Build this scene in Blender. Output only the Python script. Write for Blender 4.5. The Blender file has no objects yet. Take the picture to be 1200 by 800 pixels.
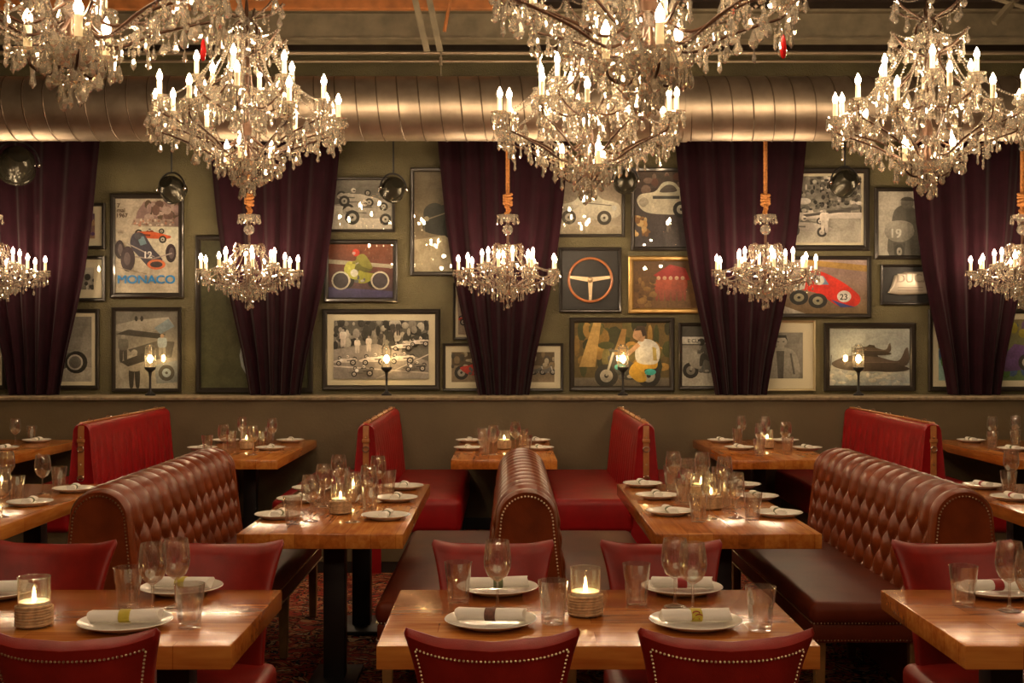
import bpy, bmesh, math, random
from mathutils import Vector, Matrix
random.seed(11)
PI = math.pi
scn = bpy.context.scene
col = scn.collection
F, CX, CY, EYE = 1431.0, 594.0, 400.0, 1.60
TOP = 0.765                                   # table height


def P(px, py, D):
    return Vector(((px - CX) * D / F, D, EYE - (py - CY) * D / F))


def onz(px, py, z=TOP):
    D = F * (EYE - z) / (py - CY)
    return Vector(((px - CX) * D / F, D, z))


# ------------------------------------------------------------------ materials
def mat(name, base, rough=0.5, metal=0.0, var=0.0, vscale=6.0, bump=0.0, bscale=200.0, coat=0.0,
        coat_rough=0.05, sheen=0.0, spec=0.5, emis=None, estr=0.0, subsurf=0.0):
    m = bpy.data.materials.new(name)
    m.use_nodes = True
    nt = m.node_tree
    b = nt.nodes["Principled BSDF"]
    b.inputs["Base Color"].default_value = (*base, 1)
    b.inputs["Roughness"].default_value = rough
    b.inputs["Metallic"].default_value = metal
    b.inputs["Specular IOR Level"].default_value = spec
    b.inputs["Coat Weight"].default_value = coat
    b.inputs["Coat Roughness"].default_value = coat_rough
    b.inputs["Sheen Weight"].default_value = sheen
    if subsurf:
        b.inputs["Subsurface Weight"].default_value = subsurf
        b.inputs["Subsurface Radius"].default_value = (0.02, 0.012, 0.006)
    if emis:
        b.inputs["Emission Color"].default_value = (*emis, 1)
        b.inputs["Emission Strength"].default_value = estr
    tc = nt.nodes.new("ShaderNodeTexCoord")
    if var:
        n = nt.nodes.new("ShaderNodeTexNoise")
        n.inputs["Scale"].default_value = vscale
        n.inputs["Detail"].default_value = 6
        r = nt.nodes.new("ShaderNodeValToRGB")
        r.color_ramp.elements[0].position = 0.3
        r.color_ramp.elements[1].position = 0.7
        r.color_ramp.elements[0].color = (*[c * (1 - var) for c in base], 1)
        r.color_ramp.elements[1].color = (*[min(1, c * (1 + var)) for c in base], 1)
        nt.links.new(tc.outputs["Object"], n.inputs["Vector"])
        nt.links.new(n.outputs["Fac"], r.inputs["Fac"])
        nt.links.new(r.outputs["Color"], b.inputs["Base Color"])
    if bump:
        n2 = nt.nodes.new("ShaderNodeTexNoise")
        n2.inputs["Scale"].default_value = bscale
        n2.inputs["Detail"].default_value = 3
        bp = nt.nodes.new("ShaderNodeBump")
        bp.inputs["Strength"].default_value = bump
        bp.inputs["Distance"].default_value = 0.01
        nt.links.new(tc.outputs["Object"], n2.inputs["Vector"])
        nt.links.new(n2.outputs["Fac"], bp.inputs["Height"])
        nt.links.new(bp.outputs["Normal"], b.inputs["Normal"])
    return m


def wood_mat(name, dark, mid, light, plank=0.11, gloss=0.25):
    m = bpy.data.materials.new(name)
    m.use_nodes = True
    nt = m.node_tree
    N = nt.nodes.new
    L = nt.links.new
    b = nt.nodes["Principled BSDF"]
    tc = N("ShaderNodeTexCoord")
    oi = N("ShaderNodeObjectInfo")
    add = N("ShaderNodeVectorMath")
    add.operation = 'ADD'
    sc = N("ShaderNodeVectorMath")
    sc.operation = 'SCALE'
    sc.inputs["Scale"].default_value = 3.0
    L(oi.outputs["Location"], sc.inputs[0])
    L(tc.outputs["Object"], add.inputs[0])
    L(sc.outputs[0], add.inputs[1])
    # planks: brick texture laid along local x
    br = N("ShaderNodeTexBrick")
    br.inputs["Color1"].default_value = (0.15, 0.15, 0.15, 1)
    br.inputs["Color2"].default_value = (0.85, 0.85, 0.85, 1)
    br.inputs["Mortar"].default_value = (0.0, 0.0, 0.0, 1)
    br.inputs["Scale"].default_value = 1.0
    br.inputs["Mortar Size"].default_value = 0.0012
    br.inputs["Brick Width"].default_value = 0.9
    br.inputs["Row Height"].default_value = plank
    L(tc.outputs["Object"], br.inputs["Vector"])
    mp = N("ShaderNodeMapping")
    mp.inputs["Scale"].default_value = (2.2, 26.0, 26.0)
    L(add.outputs[0], mp.inputs["Vector"])
    n = N("ShaderNodeTexNoise")
    n.inputs["Scale"].default_value = 1.6
    n.inputs["Detail"].default_value = 8
    n.inputs["Distortion"].default_value = 0.6
    L(mp.outputs[0], n.inputs["Vector"])
    mp2 = N("ShaderNodeMapping")
    mp2.inputs["Scale"].default_value = (3.0, 9.0, 9.0)
    L(add.outputs[0], mp2.inputs["Vector"])
    n2 = N("ShaderNodeTexNoise")
    n2.inputs["Scale"].default_value = 1.3
    n2.inputs["Detail"].default_value = 3
    L(mp2.outputs[0], n2.inputs["Vector"])
    mx = N("ShaderNodeMix")
    mx.data_type = 'RGBA'
    mx.inputs[0].default_value = 0.42
    L(n.outputs["Fac"], mx.inputs[6])
    L(br.outputs["Color"], mx.inputs[7])
    mx2 = N("ShaderNodeMix")
    mx2.data_type = 'RGBA'
    mx2.inputs[0].default_value = 0.35
    L(mx.outputs[2], mx2.inputs[6])
    L(n2.outputs["Fac"], mx2.inputs[7])
    r = N("ShaderNodeValToRGB")
    r.color_ramp.elements[0].position = 0.22
    r.color_ramp.elements[0].color = (*dark, 1)
    r.color_ramp.elements[1].position = 0.72
    r.color_ramp.elements[1].color = (*light, 1)
    e = r.color_ramp.elements.new(0.48)
    e.color = (*mid, 1)
    L(mx2.outputs[2], r.inputs["Fac"])
    L(r.outputs["Color"], b.inputs["Base Color"])
    b.inputs["Roughness"].default_value = gloss
    b.inputs["Coat Weight"].default_value = 0.12
    b.inputs["Coat Roughness"].default_value = 0.06
    b.inputs["Specular IOR Level"].default_value = 0.38
    bp = N("ShaderNodeBump")
    bp.inputs["Strength"].default_value = 0.12
    bp.inputs["Distance"].default_value = 0.004
    L(n.outputs["Fac"], bp.inputs["Height"])
    L(bp.outputs["Normal"], b.inputs["Normal"])
    return m


def clear_mat(name, tint=(1, 1, 1), glass=0.0, gloss_boost=0.0, ior=1.5, diffuse=0.0, rough=0.02, gl_rough=0.0, power=4.0, edge=0.0):
    """thin clear glass: transparent with fresnel gloss; optional share of refraction and milky body"""
    m = bpy.data.materials.new(name)
    m.use_nodes = True
    nt = m.node_tree
    nt.nodes.remove(nt.nodes["Principled BSDF"])
    out = nt.nodes["Material Output"]
    N = nt.nodes.new
    L = nt.links.new
    tr = N("ShaderNodeBsdfTransparent")
    tr.inputs[0].default_value = (*tint, 1)
    cur = tr.outputs[0]
    if glass > 0:
        g = N("ShaderNodeBsdfRefraction")
        g.inputs["Color"].default_value = (*tint, 1)
        g.inputs["IOR"].default_value = ior
        g.inputs["Roughness"].default_value = gl_rough
        mx = N("ShaderNodeMixShader")
        mx.inputs[0].default_value = glass
        L(cur, mx.inputs[1])
        L(g.outputs[0], mx.inputs[2])
        cur = mx.outputs[0]
    if diffuse > 0:
        d = N("ShaderNodeBsdfTranslucent")
        d.inputs[0].default_value = (0.9, 0.86, 0.78, 1)
        d2 = N("ShaderNodeBsdfDiffuse")
        d2.inputs[0].default_value = (0.9, 0.86, 0.78, 1)
        md = N("ShaderNodeMixShader")
        md.inputs[0].default_value = 0.5
        L(d.outputs[0], md.inputs[1])
        L(d2.outputs[0], md.inputs[2])
        mx = N("ShaderNodeMixShader")
        mx.inputs[0].default_value = diffuse
        if edge > 0:  # whitens grazing edges to imitate light gathered in thick glass rims
            lw = N("ShaderNodeLayerWeight")
            pe = N("ShaderNodeMath")
            pe.operation = 'POWER'
            pe.inputs[1].default_value = 5.0
            ma = N("ShaderNodeMath")
            ma.operation = 'MULTIPLY_ADD'
            ma.inputs[1].default_value = edge
            ma.inputs[2].default_value = diffuse
            L(lw.outputs["Facing"], pe.inputs[0])
            L(pe.outputs[0], ma.inputs[0])
            L(ma.outputs[0], mx.inputs[0])
        L(cur, mx.inputs[1])
        L(md.outputs[0], mx.inputs[2])
        cur = mx.outputs[0]
    gl = N("ShaderNodeBsdfGlossy")
    gl.inputs["Color"].default_value = (1, 0.97, 0.92, 1)
    gl.inputs["Roughness"].default_value = rough
    fr = N("ShaderNodeLayerWeight")
    pw = N("ShaderNodeMath")
    pw.operation = 'POWER'
    pw.inputs[1].default_value = power
    L(fr.outputs["Facing"], pw.inputs[0])
    ad = N("ShaderNodeMath")
    ad.operation = 'MULTIPLY_ADD'
    ad.use_clamp = True
    ad.inputs[1].default_value = 0.9
    ad.inputs[2].default_value = 0.04 + gloss_boost
    L(pw.outputs[0], ad.inputs[0])
    mx = N("ShaderNodeMixShader")
    L(ad.outputs[0], mx.inputs[0])
    L(cur, mx.inputs[1])
    L(gl.outputs[0], mx.inputs[2])
    L(mx.outputs[0], out.inputs[0])
    return m


def emit_mat(name, colr, strength):
    m = bpy.data.materials.new(name)
    m.use_nodes = True
    nt = m.node_tree
    nt.nodes.remove(nt.nodes["Principled BSDF"])
    e = nt.nodes.new("ShaderNodeEmission")
    e.inputs[0].default_value = (*colr, 1)
    e.inputs[1].default_value = strength
    nt.links.new(e.outputs[0], nt.nodes["Material Output"].inputs[0])
    return m


def print_mat():
    m = bpy.data.materials.new("photo_print")
    m.use_nodes = True
    nt = m.node_tree
    b = nt.nodes["Principled BSDF"]
    a = nt.nodes.new("ShaderNodeVertexColor")
    a.layer_name = "Col"
    tc = nt.nodes.new("ShaderNodeTexCoord")
    n = nt.nodes.new("ShaderNodeTexNoise")
    n.inputs["Scale"].default_value = 55
    n.inputs["Detail"].default_value = 5
    r = nt.nodes.new("ShaderNodeValToRGB")
    r.color_ramp.elements[0].position = 0.3
    r.color_ramp.elements[0].color = (0.72, 0.72, 0.72, 1)
    r.color_ramp.elements[1].position = 0.7
    r.color_ramp.elements[1].color = (1, 1, 1, 1)
    mx = nt.nodes.new("ShaderNodeMix")
    mx.data_type = 'RGBA'
    mx.blend_type = 'MULTIPLY'
    mx.inputs[0].default_value = 1
    L = nt.links.new
    L(tc.outputs["Object"], n.inputs["Vector"])
    L(n.outputs["Fac"], r.inputs["Fac"])
    L(a.outputs["Color"], mx.inputs[6])
    L(r.outputs["Color"], mx.inputs[7])
    n3 = nt.nodes.new("ShaderNodeTexNoise")
    n3.inputs["Scale"].default_value = 9
    n3.inputs["Detail"].default_value = 8
    n3.inputs["Distortion"].default_value = 0.8
    r3 = nt.nodes.new("ShaderNodeValToRGB")
    r3.color_ramp.elements[0].position = 0.32
    r3.color_ramp.elements[0].color = (0.55, 0.53, 0.5, 1)
    r3.color_ramp.elements[1].position = 0.62
    r3.color_ramp.elements[1].color = (1.1, 1.1, 1.1, 1)
    m3 = nt.nodes.new("ShaderNodeMix")
    m3.data_type = 'RGBA'
    m3.blend_type = 'MULTIPLY'
    m3.inputs[0].default_value = 0.6
    L(tc.outputs["Object"], n3.inputs["Vector"])
    L(n3.outputs["Fac"], r3.inputs["Fac"])
    L(mx.outputs[2], m3.inputs[6])
    L(r3.outputs["Color"], m3.inputs[7])
    L(m3.outputs[2], b.inputs["Base Color"])
    b.inputs["Roughness"].default_value = 0.5
    return m


def carpet_mat():
    m = bpy.data.materials.new("patterned_carpet")
    m.use_nodes = True
    nt = m.node_tree
    N, L = nt.nodes.new, nt.links.new
    b = nt.nodes["Principled BSDF"]
    tc = N("ShaderNodeTexCoord")
    n = N("ShaderNodeTexNoise")
    n.inputs["Scale"].default_value = 7
    n.inputs["Detail"].default_value = 4
    n.inputs["Distortion"].default_value = 1.5
    v = N("ShaderNodeTexVoronoi")
    v.inputs["Scale"].default_value = 9
    v.feature = 'DISTANCE_TO_EDGE'
    mp = N("ShaderNodeMapping")
    mp.inputs["Scale"].default_value = (1.0, 1.0, 1.0)
    L(tc.outputs["Object"], mp.inputs[0])
    L(mp.outputs[0], n.inputs["Vector"])
    mxv = N("ShaderNodeMix")
    mxv.data_type = 'RGBA'
    mxv.inputs[0].default_value = 0.12
    L(tc.outputs["Object"], mxv.inputs[6])
    L(n.outputs["Color"], mxv.inputs[7])
    L(mxv.outputs[2], v.inputs["Vector"])
    r = N("ShaderNodeValToRGB")
    cr = r.color_ramp
    cr.interpolation = 'CONSTANT'
    cr.elements[0].position = 0
    cr.elements[0].color = (0.30, 0.04, 0.025, 1)
    cr.elements[1].position = 0.42
    cr.elements[1].color = (0.04, 0.025, 0.026, 1)
    for p, c in ((0.47, (0.42, 0.20, 0.09)), (0.52, (0.34, 0.05, 0.03)), (0.58, (0.02, 0.02, 0.03)), (0.64, (0.5, 0.32, 0.18))):
        e = cr.elements.new(p)
        e.color = (*c, 1)
    L(n.outputs["Fac"], r.inputs["Fac"])
    r2 = N("ShaderNodeValToRGB")
    r2.color_ramp.elements[0].color = (0.35, 0.3, 0.2, 1)
    r2.color_ramp.elements[0].position = 0.02
    r2.color_ramp.elements[1].color = (1, 1, 1, 1)
    r2.color_ramp.elements[1].position = 0.06
    L(v.outputs["Distance"], r2.inputs["Fac"])
    mx = N("ShaderNodeMix")
    mx.data_type = 'RGBA'
    mx.blend_type = 'MULTIPLY'
    mx.inputs[0].default_value = 1
    L(r.outputs["Color"], mx.inputs[6])
    L(r2.outputs["Color"], mx.inputs[7])
    L(mx.outputs[2], b.inputs["Base Color"])
    b.inputs["Roughness"].default_value = 0.95
    b.inputs["Specular IOR Level"].default_value = 0.1
    return m


M = dict(
    wall=mat("olive_plaster", (0.106, 0.091, 0.040), 0.5, var=0.22, vscale=3, bump=0.8, bscale=110),
    dado=mat("brown_olive_paint", (0.112, 0.083, 0.042), 0.6, var=0.12, vscale=2.5, bump=0.15, bscale=40),
    ledge=mat("ledge_stone", (0.24, 0.19, 0.12), 0.5, var=0.35, vscale=25, bump=0.6, bscale=30),
    ceil=mat("dark_ceiling_boards", (0.05, 0.032, 0.02), 0.7, var=0.3),
    black=mat("black_metal", (0.012, 0.011, 0.012), 0.45, metal=0.0),
    blackframe=mat("black_lacquer_frame", (0.018, 0.014, 0.011), 0.3, coat=0.3),
    goldframe=mat("gold_frame", (0.42, 0.27, 0.10), 0.35, metal=0.8, var=0.15, vscale=20),
    silverframe=mat("champagne_frame", (0.55, 0.47, 0.30), 0.3, metal=0.85),
    matboard=mat("cream_mat_board", (0.70, 0.63, 0.49), 0.8),
    duct=mat("galvanised_duct", (0.40, 0.33, 0.25), 0.42, metal=0.9, var=0.25, vscale=5, bump=0.05, bscale=30),
    ductseam=mat("duct_seam_metal", (0.16, 0.12, 0.085), 0.45, metal=0.8),
    steel=mat("steel_beam", (0.23, 0.195, 0.13), 0.5, metal=0.3, var=0.25, vscale=8),
    pipe=mat("steel_pipe", (0.35, 0.28, 0.2), 0.35, metal=0.7),
    orangewood=mat("orange_timber", (0.42, 0.15, 0.04), 0.5, var=0.3, vscale=9),
    velvet=mat("plum_velvet", (0.0140, 0.0021, 0.0054), 0.85, sheen=0.06, var=0.2, vscale=9, spec=0.1),
    redleather=mat("red_leather", (0.255, 0.0035, 0.006), 0.40, spec=0.35, var=0.18, vscale=7, bump=0.12, bscale=260),
    chairleather=mat("oxblood_leather", (0.235, 0.013, 0.009), 0.36, spec=0.35, var=0.28, vscale=9, bump=0.10, bscale=300),
    brownleather=mat("chestnut_leather", (0.165, 0.032, 0.0075), 0.29, spec=0.32, var=0.25, vscale=8, bump=0.10, bscale=280),
    seatleather=mat("dark_chestnut_leather", (0.10, 0.018, 0.007), 0.42, spec=0.15, var=0.25, vscale=5, bump=0.12, bscale=220),
    tan=mat("tan_strap_leather", (0.36, 0.13, 0.035), 0.45, var=0.2, vscale=20),
    brass=mat("brass_nailhead", (0.62, 0.50, 0.32), 0.28, metal=1.0),
    chrome=mat("chrome", (0.75, 0.72, 0.68), 0.15, metal=1.0),
    wood=wood_mat("varnished_fir", (0.11, 0.024, 0.004), (0.40, 0.118, 0.020), (0.64, 0.27, 0.055), gloss=0.20),
    legwood=mat("oak_leg", (0.22, 0.12, 0.04), 0.45, var=0.25, vscale=12),
    china=mat("white_china", (0.80, 0.76, 0.68), 0.18, coat=0.4),
    linen=mat("white_linen", (0.82, 0.78, 0.72), 0.9, bump=0.15, bscale=300),
    rope=mat("natural_rope", (0.58, 0.38, 0.21), 0.9, var=0.3, vscale=60),
    hemp=mat("orange_hemp_rope", (0.52, 0.22, 0.06), 0.85, var=0.35, vscale=70),
    wax=mat("white_wax", (0.85, 0.80, 0.68), 0.5, subsurf=0.4),
    candle=mat("ivory_candle_sleeve", (0.86, 0.76, 0.52), 0.5),
    bronze=mat("bronze_arm", (0.075, 0.038, 0.022), 0.35, metal=0.6),
    redglass=mat("red_crystal", (0.55, 0.01, 0.01), 0.08, coat=0.6),
    lampmetal=mat("dark_spun_metal", (0.045, 0.042, 0.03), 0.2, metal=0.5),
    lens=mat("dark_lens", (0.03, 0.03, 0.028), 0.06, coat=0.6),
    print=print_mat(),
    carpet=carpet_mat(),
    crystal=clear_mat("cut_crystal", (0.96, 0.93, 0.86), glass=0.45, gloss_boost=0.30, ior=1.6, diffuse=0.16, rough=0.03, power=2.5),
    tableglass=clear_mat("drinking_glass", (0.985, 0.98, 0.97), glass=0.12, gloss_boost=0.11, diffuse=0.006, ior=1.45, power=3.0, rough=0.04, edge=0.75),
    jarglass=clear_mat("candle_glass", (0.98, 0.97, 0.95), glass=0.08, gloss_boost=0.05, diffuse=0.02, ior=1.4, power=3.2, rough=0.06, edge=0.35),
    pane=clear_mat("picture_glass", (0.97, 0.98, 0.97), gloss_boost=0.0, rough=0.01, power=5.0),
    bulb=emit_mat("flame_bulb_glow", (1.0, 0.71, 0.43), 150.0),
    flame=emit_mat("candle_flame", (1.0, 0.66, 0.25), 65.0),
    filament=emit_mat("edison_filament", (1.0, 0.62, 0.25), 70.0),
    bandbrown=mat("brown_paper_band", (0.13, 0.05, 0.03), 0.5, var=0.5, vscale=60),
    bandyellow=mat("yellow_paper_band", (0.50, 0.40, 0.03), 0.5),
    bandred=mat("red_paper_band", (0.30, 0.015, 0.015), 0.5),
    bandgreen=mat("green_paper_band", (0.10, 0.12, 0.05), 0.5, var=0.4, vscale=60),
    bandblue=mat("blue_paper_band", (0.02, 0.10, 0.35), 0.5),
)


# ------------------------------------------------------------------ mesh builder
class MB:
    def __init__(self):
        self.v, self.f, self.c = [], [], []

    def add(self, vs, fs):
        b = len(self.v)
        self.v += [tuple(v) for v in vs]
        self.f += [tuple(i + b for i in f) for f in fs]
        return self

    def grid(self, rows, wrap=False, cap=False, flip=False):
        n = len(rows[0])
        vs = [p for r in rows for p in r]
        fs = []
        for i in range(len(rows) - 1):
            for j in range(n if wrap else n - 1):
                k = (j + 1) % n
                q = (i * n + j, i * n + k, (i + 1) * n + k, (i + 1) * n + j)
                fs.append(q[::-1] if flip else q)
        if cap and wrap:
            a = tuple(range(n))
            z = tuple((len(rows) - 1) * n + j for j in range(n))
            fs.append(a if flip else a[::-1])
            fs.append(z[::-1] if flip else z)
        return self.add(vs, fs)

    def lathe(self, prof, seg=24, c=(0, 0, 0), rmod=None, cap=False):
        rows = []
        for r, z in prof:
            row = []
            for j in range(seg):
                a = 2 * PI * j / seg
                rr = r if rmod is None else r * rmod(a, z)
                row.append((c[0] + rr * math.cos(a), c[1] + rr * math.sin(a), c[2] + z))
            rows.append(row)
        return self.grid(rows, wrap=True, cap=cap)

    def tube(self, pts, r, seg=8, cap=True):
        pts = [Vector(p) for p in pts]
        n = len(pts)
        rows = []
        up = Vector((0.0123, 0.0456, 1)).normalized()
        prev = None
        for i, p in enumerate(pts):
            d = (pts[min(i + 1, n - 1)] - pts[max(i - 1, 0)]).normalized()
            if prev is None:
                x = d.cross(up)
                if x.length < 0.05:
                    x = d.cross(Vector((1, 0, 0)))
                x.normalize()
            else:
                x = (prev - d * prev.dot(d)).normalized()
            prev = x
            y = d.cross(x)
            rr = r[i] if isinstance(r, (list, tuple)) else r
            rows.append([p + (x * math.cos(2 * PI * j / seg) + y * math.sin(2 * PI * j / seg)) * rr for j in range(seg)])
        return self.grid(rows, wrap=True, cap=cap)

    def rbox(self, lo, hi, bev=0.0, seg=2, taper=None):
        bm = bmesh.new()
        bmesh.ops.create_cube(bm, size=1)
        c = [(a + b) / 2 for a, b in zip(lo, hi)]
        s = [b - a for a, b in zip(lo, hi)]
        for v in bm.verts:
            v.co = Vector((c[0] + v.co.x * s[0], c[1] + v.co.y * s[1], c[2] + v.co.z * s[2]))
            if taper and v.co.z < c[2]:
                v.co.x = c[0] + (v.co.x - c[0]) * taper
                v.co.y = c[1] + (v.co.y - c[1]) * taper
        if bev:
            bmesh.ops.bevel(bm, geom=bm.edges[:], offset=bev, segments=seg, profile=0.5, affect='EDGES')
        bm.verts.index_update()
        vs = [v.co.copy() for v in bm.verts]
        fs = [[v.index for v in f.verts] for f in bm.faces]
        bm.free()
        return self.add(vs, fs)

    def ball(self, c, r, seg=8, rings=6, sz=1.0):
        prof = [(r * math.sin(PI * i / rings), -r * sz * math.cos(PI * i / rings)) for i in range(rings + 1)]
        prof[0] = (1e-5, prof[0][1])
        prof[-1] = (1e-5, prof[-1][1])
        return self.lathe(prof, seg, c)

    def octa(self, c, r, rz=None):
        rz = rz or r
        x, y, z = c
        return self.add([(x + r, y, z), (x, y + r, z), (x - r, y, z), (x, y - r, z), (x, y, z + rz), (x, y, z - rz)],
                        [(0, 1, 4), (1, 2, 4), (2, 3, 4), (3, 0, 4), (1, 0, 5), (2, 1, 5), (3, 2, 5), (0, 3, 5)])

    def mesh(self, name, m=None, smooth=True, ang=38):
        me = bpy.data.meshes.new(name)
        me.from_pydata(self.v, [], self.f)
        me.validate()
        if m is not None:
            me.materials.append(m)
        if smooth:
            me.polygons.foreach_set("use_smooth", [True] * len(me.polygons))
            me.update()
            me.set_sharp_from_angle(angle=math.radians(ang))
        me.update()
        return me

    def build(self, name, m, parent=None, smooth=True, loc=None, ang=38):
        o = bpy.data.objects.new(name, self.mesh(name, m, smooth, ang))
        col.objects.link(o)
        if parent is not None:
            o.parent = parent
        if loc is not None:
            o.location = loc
        return o


def put(name, me, parent=None, loc=(0, 0, 0), rot=(0, 0, 0), sc=1.0):
    o = bpy.data.objects.new(name, me)
    col.objects.link(o)
    o.parent = parent
    o.location = loc
    o.rotation_euler = rot
    o.scale = (sc, sc, sc) if not isinstance(sc, tuple) else sc
    return o


def tag(o, label, cat, group=None, kind=None):
    if label:
        o["label"] = label
    if cat:
        o["category"] = cat
    if group:
        o["group"] = group
    if kind:
        o["kind"] = kind
    return o


def thing(name, label, cat, loc=(0, 0, 0), rotz=0.0, group=None):
    o = bpy.data.objects.new(name, None)
    o.empty_display_size = 0.1
    col.objects.link(o)
    o.location = loc
    o.rotation_euler = (0, 0, rotz)
    return tag(o, label, cat, group)


KIDS = {}


def index_kids():
    KIDS.clear()
    for o in bpy.data.objects:
        if o.parent:
            KIDS.setdefault(o.parent.name, []).append(o)


def copy_tree(o, parent=None):
    c = o.copy()
    col.objects.link(c)
    if parent is not None:
        c.parent = parent
    for ch in KIDS.get(o.name, []):
        copy_tree(ch, c)
    return c


def clone(proto, label, loc, rotz=0.0, group=None, scale=None):
    c = copy_tree(proto)
    c.location = loc
    c.rotation_euler = (0, 0, rotz)
    c["label"] = label
    if group:
        c["group"] = group
    if scale:
        c.scale = (scale,) * 3
    return c


def struct(name, mb, m, label=None, smooth=True):
    o = mb.build(name, m, None, smooth)
    o["kind"] = "structure"
    if label:
        o["label"] = label
    return o


def catmull(pts, n=8):
    pts = [Vector(p) for p in pts]
    P_ = [pts[0] * 2 - pts[1]] + pts + [pts[-1] * 2 - pts[-2]]
    out = []
    for i in range(1, len(P_) - 2):
        a, b, c, d = P_[i - 1:i + 3]
        for k in range(n):
            t = k / n
            out.append(0.5 * ((2 * b) + (c - a) * t + (2 * a - 5 * b + 4 * c - d) * t * t + (3 * b - a - 3 * c + d) * t ** 3))
    out.append(pts[-1])
    return out


# ------------------------------------------------------------------ room shell
LW = 10.42      # low wall face
BW = 10.75      # back wall face
LZ = 1.135      # ledge top
XR = 6.2
b = MB().rbox((-XR, -2.0, -0.1), (XR, 11.1, 0.0))
struct("floor", b, M["carpet"], "dark red patterned carpet floor", False)
struct("wall_back", MB().rbox((-XR, BW, 0.0), (XR, BW + 0.2, 4.15)), M["wall"], "olive textured wall behind the pictures", False)
struct("wall_low", MB().rbox((-XR, LW, 0.0), (XR, BW - 0.001, LZ - 0.035)), M["dado"], "brown olive half wall below the ledge", False)
struct("baseboard_back", MB().rbox((-XR, LW - 0.02, 0.0), (XR, LW - 0.001, 0.10), 0.004), M["black"], None, False)
# ledge with a slightly uneven front edge
rows = []
for i in range(241):
    x = -XR + 2 * XR * i / 240
    w = 0.006 * math.sin(x * 9.1) + 0.005 * math.sin(x * 23.7 + 1) + random.uniform(-0.002, 0.002)
    y0 = LW - 0.035 + w
    rows.append([(x, y0, LZ - 0.032), (x, y0 - 0.004, LZ - 0.012), (x, y0 + 0.006, LZ), (x, BW - 0.002, LZ), (x, BW - 0.002, LZ - 0.034), (x, LW, LZ - 0.034)])
struct("trim_ledge", MB().grid(rows, wrap=True, cap=True), M["ledge"], "stone ledge along the half wall")
struct("wall_left", MB().rbox((-XR - 0.2, -2.0, 0), (-XR, 10.95, 4.6)), M["dado"], None, False)
struct("wall_right", MB().rbox((XR, -2.0, 0), (XR + 0.2, 10.95, 4.6)), M["dado"], None, False)
struct("ceiling", MB().rbox((-XR, -2.0, 4.62), (XR, 11.1, 4.8)), M["ceil"], "dark boarded ceiling", False)
struct("wall_upper", MB().rbox((-XR, BW + 0.12, 4.15), (XR, BW + 0.2, 4.62)), M["ceil"], None, False)
# steel beam over the wall, I section
bz0, bz1, bD = 4.10, 4.355, 10.2
b = MB()
b.rbox((-XR, bD - 0.09, bz1 - 0.02), (XR, bD + 0.09, bz1))
b.rbox((-XR, bD - 0.012, bz0 + 0.02), (XR, bD + 0.012, bz1 - 0.02))
b.rbox((-XR, bD - 0.09, bz0), (XR, bD + 0.09, bz0 + 0.02))
struct("beam_steel", b, M["steel"], "steel I beam above the picture wall", False)
struct("beam_timber", MB().rbox((-XR, 9.9, 4.30), (-0.08, 9.98, 4.60), 0.006), M["orangewood"], "orange timber joist at the ceiling edge", False)
for k, (y, z, r) in enumerate(((10.35, 4.045, 0.017), (10.4, 3.985, 0.013))):
    o = MB().tube([(-XR, y, z), (XR, y, z)], r, 10).build("ceiling_pipe", M["pipe"])
    tag(o, ["upper of two thin steel pipes above the round duct", "lower of two thin steel pipes above the round duct"][k], "pipe", "thin pipes above the duct")

# round spiral duct
DD, DZ, DR = 9.3, 3.371, 0.243
t = thing("spiral_duct", "large round galvanised spiral duct running across the top of the wall", "duct", (0, DD, DZ - DR))
b = MB()
rows = []
for i in range(9):
    x = -6.1 + 12.2 * i / 8
    rows.append([(x, DR * math.cos(2 * PI * j / 64), DR + DR * math.sin(2 * PI * j / 64)) for j in range(64)])
b.grid(rows, wrap=True, cap=True)
b.build("pipe_shell", M["duct"], t)
pts = []
turn = 0.155
for i in range(int(12.0 / turn * 40)):
    a = 2 * PI * i / 40
    pts.append((-6.0 + turn * i / 40, (DR + 0.001) * math.cos(a), DR + (DR + 0.001) * math.sin(a)))
MB().tube(pts, 0.0055, 5).build("seam_ridge", M["ductseam"], t)
for x in (-2.6, 1.35):
    b = MB()
    rows = []
    for q in (-0.03, -0.03, 0.03, 0.03):
        pass
    b.lathe([(DR + 0.001, -0.022), (DR + 0.008, -0.022), (DR + 0.008, 0.022), (DR + 0.001, 0.022)], 64)
    b.v = [(v[2] + x, v[0], v[1] + DR) for v in b.v]
    b.build("joint_band", M["duct"], t)

# duct hangers: two flat struts and a rod
def hanger(xa, label):
    t = thing("duct_hanger", label, "hanger", (xa, DD, DZ + DR + 0.0), 0, "struts holding the duct")
    for dx, tilt in ((-0.10, 0.10), (0.0, 0.09)):
        b = MB()
        z0, z1 = 0.19, 0.62
        b.add([(dx - 0.024, -0.01, z0), (dx + 0.024, -0.01, z0), (dx + 0.024 - tilt, -0.01, z1), (dx - 0.024 - tilt, -0.01, z1),
               (dx - 0.024, 0.01, z0), (dx + 0.024, 0.01, z0), (dx + 0.024 - tilt, 0.01, z1), (dx - 0.024 - tilt, 0.01, z1)],
              [(0, 1, 2, 3), (7, 6, 5, 4), (0, 4, 5, 1), (1, 5, 6, 2), (2, 6, 7, 3), (3, 7, 4, 0)])
        b.build("strut", M["steel"], t, False)
    MB().tube([(0.005, 0, 0.0), (0.005, 0, 0.2)], 0.006, 8).build("rod", M["steel"], t)
    MB().tube([(0.005, 0, 0.09), (0.005, 0, 0.15)], 0.014, 8).build("turnbuckle", M["pipe"], t)
    b = MB()
    b.tube([(0.03, 0.02, 0.35), (0.08, 0.02, 0.62)], 0.014, 6)
    b.build("brace", M["orangewood"], t)
    return t


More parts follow.
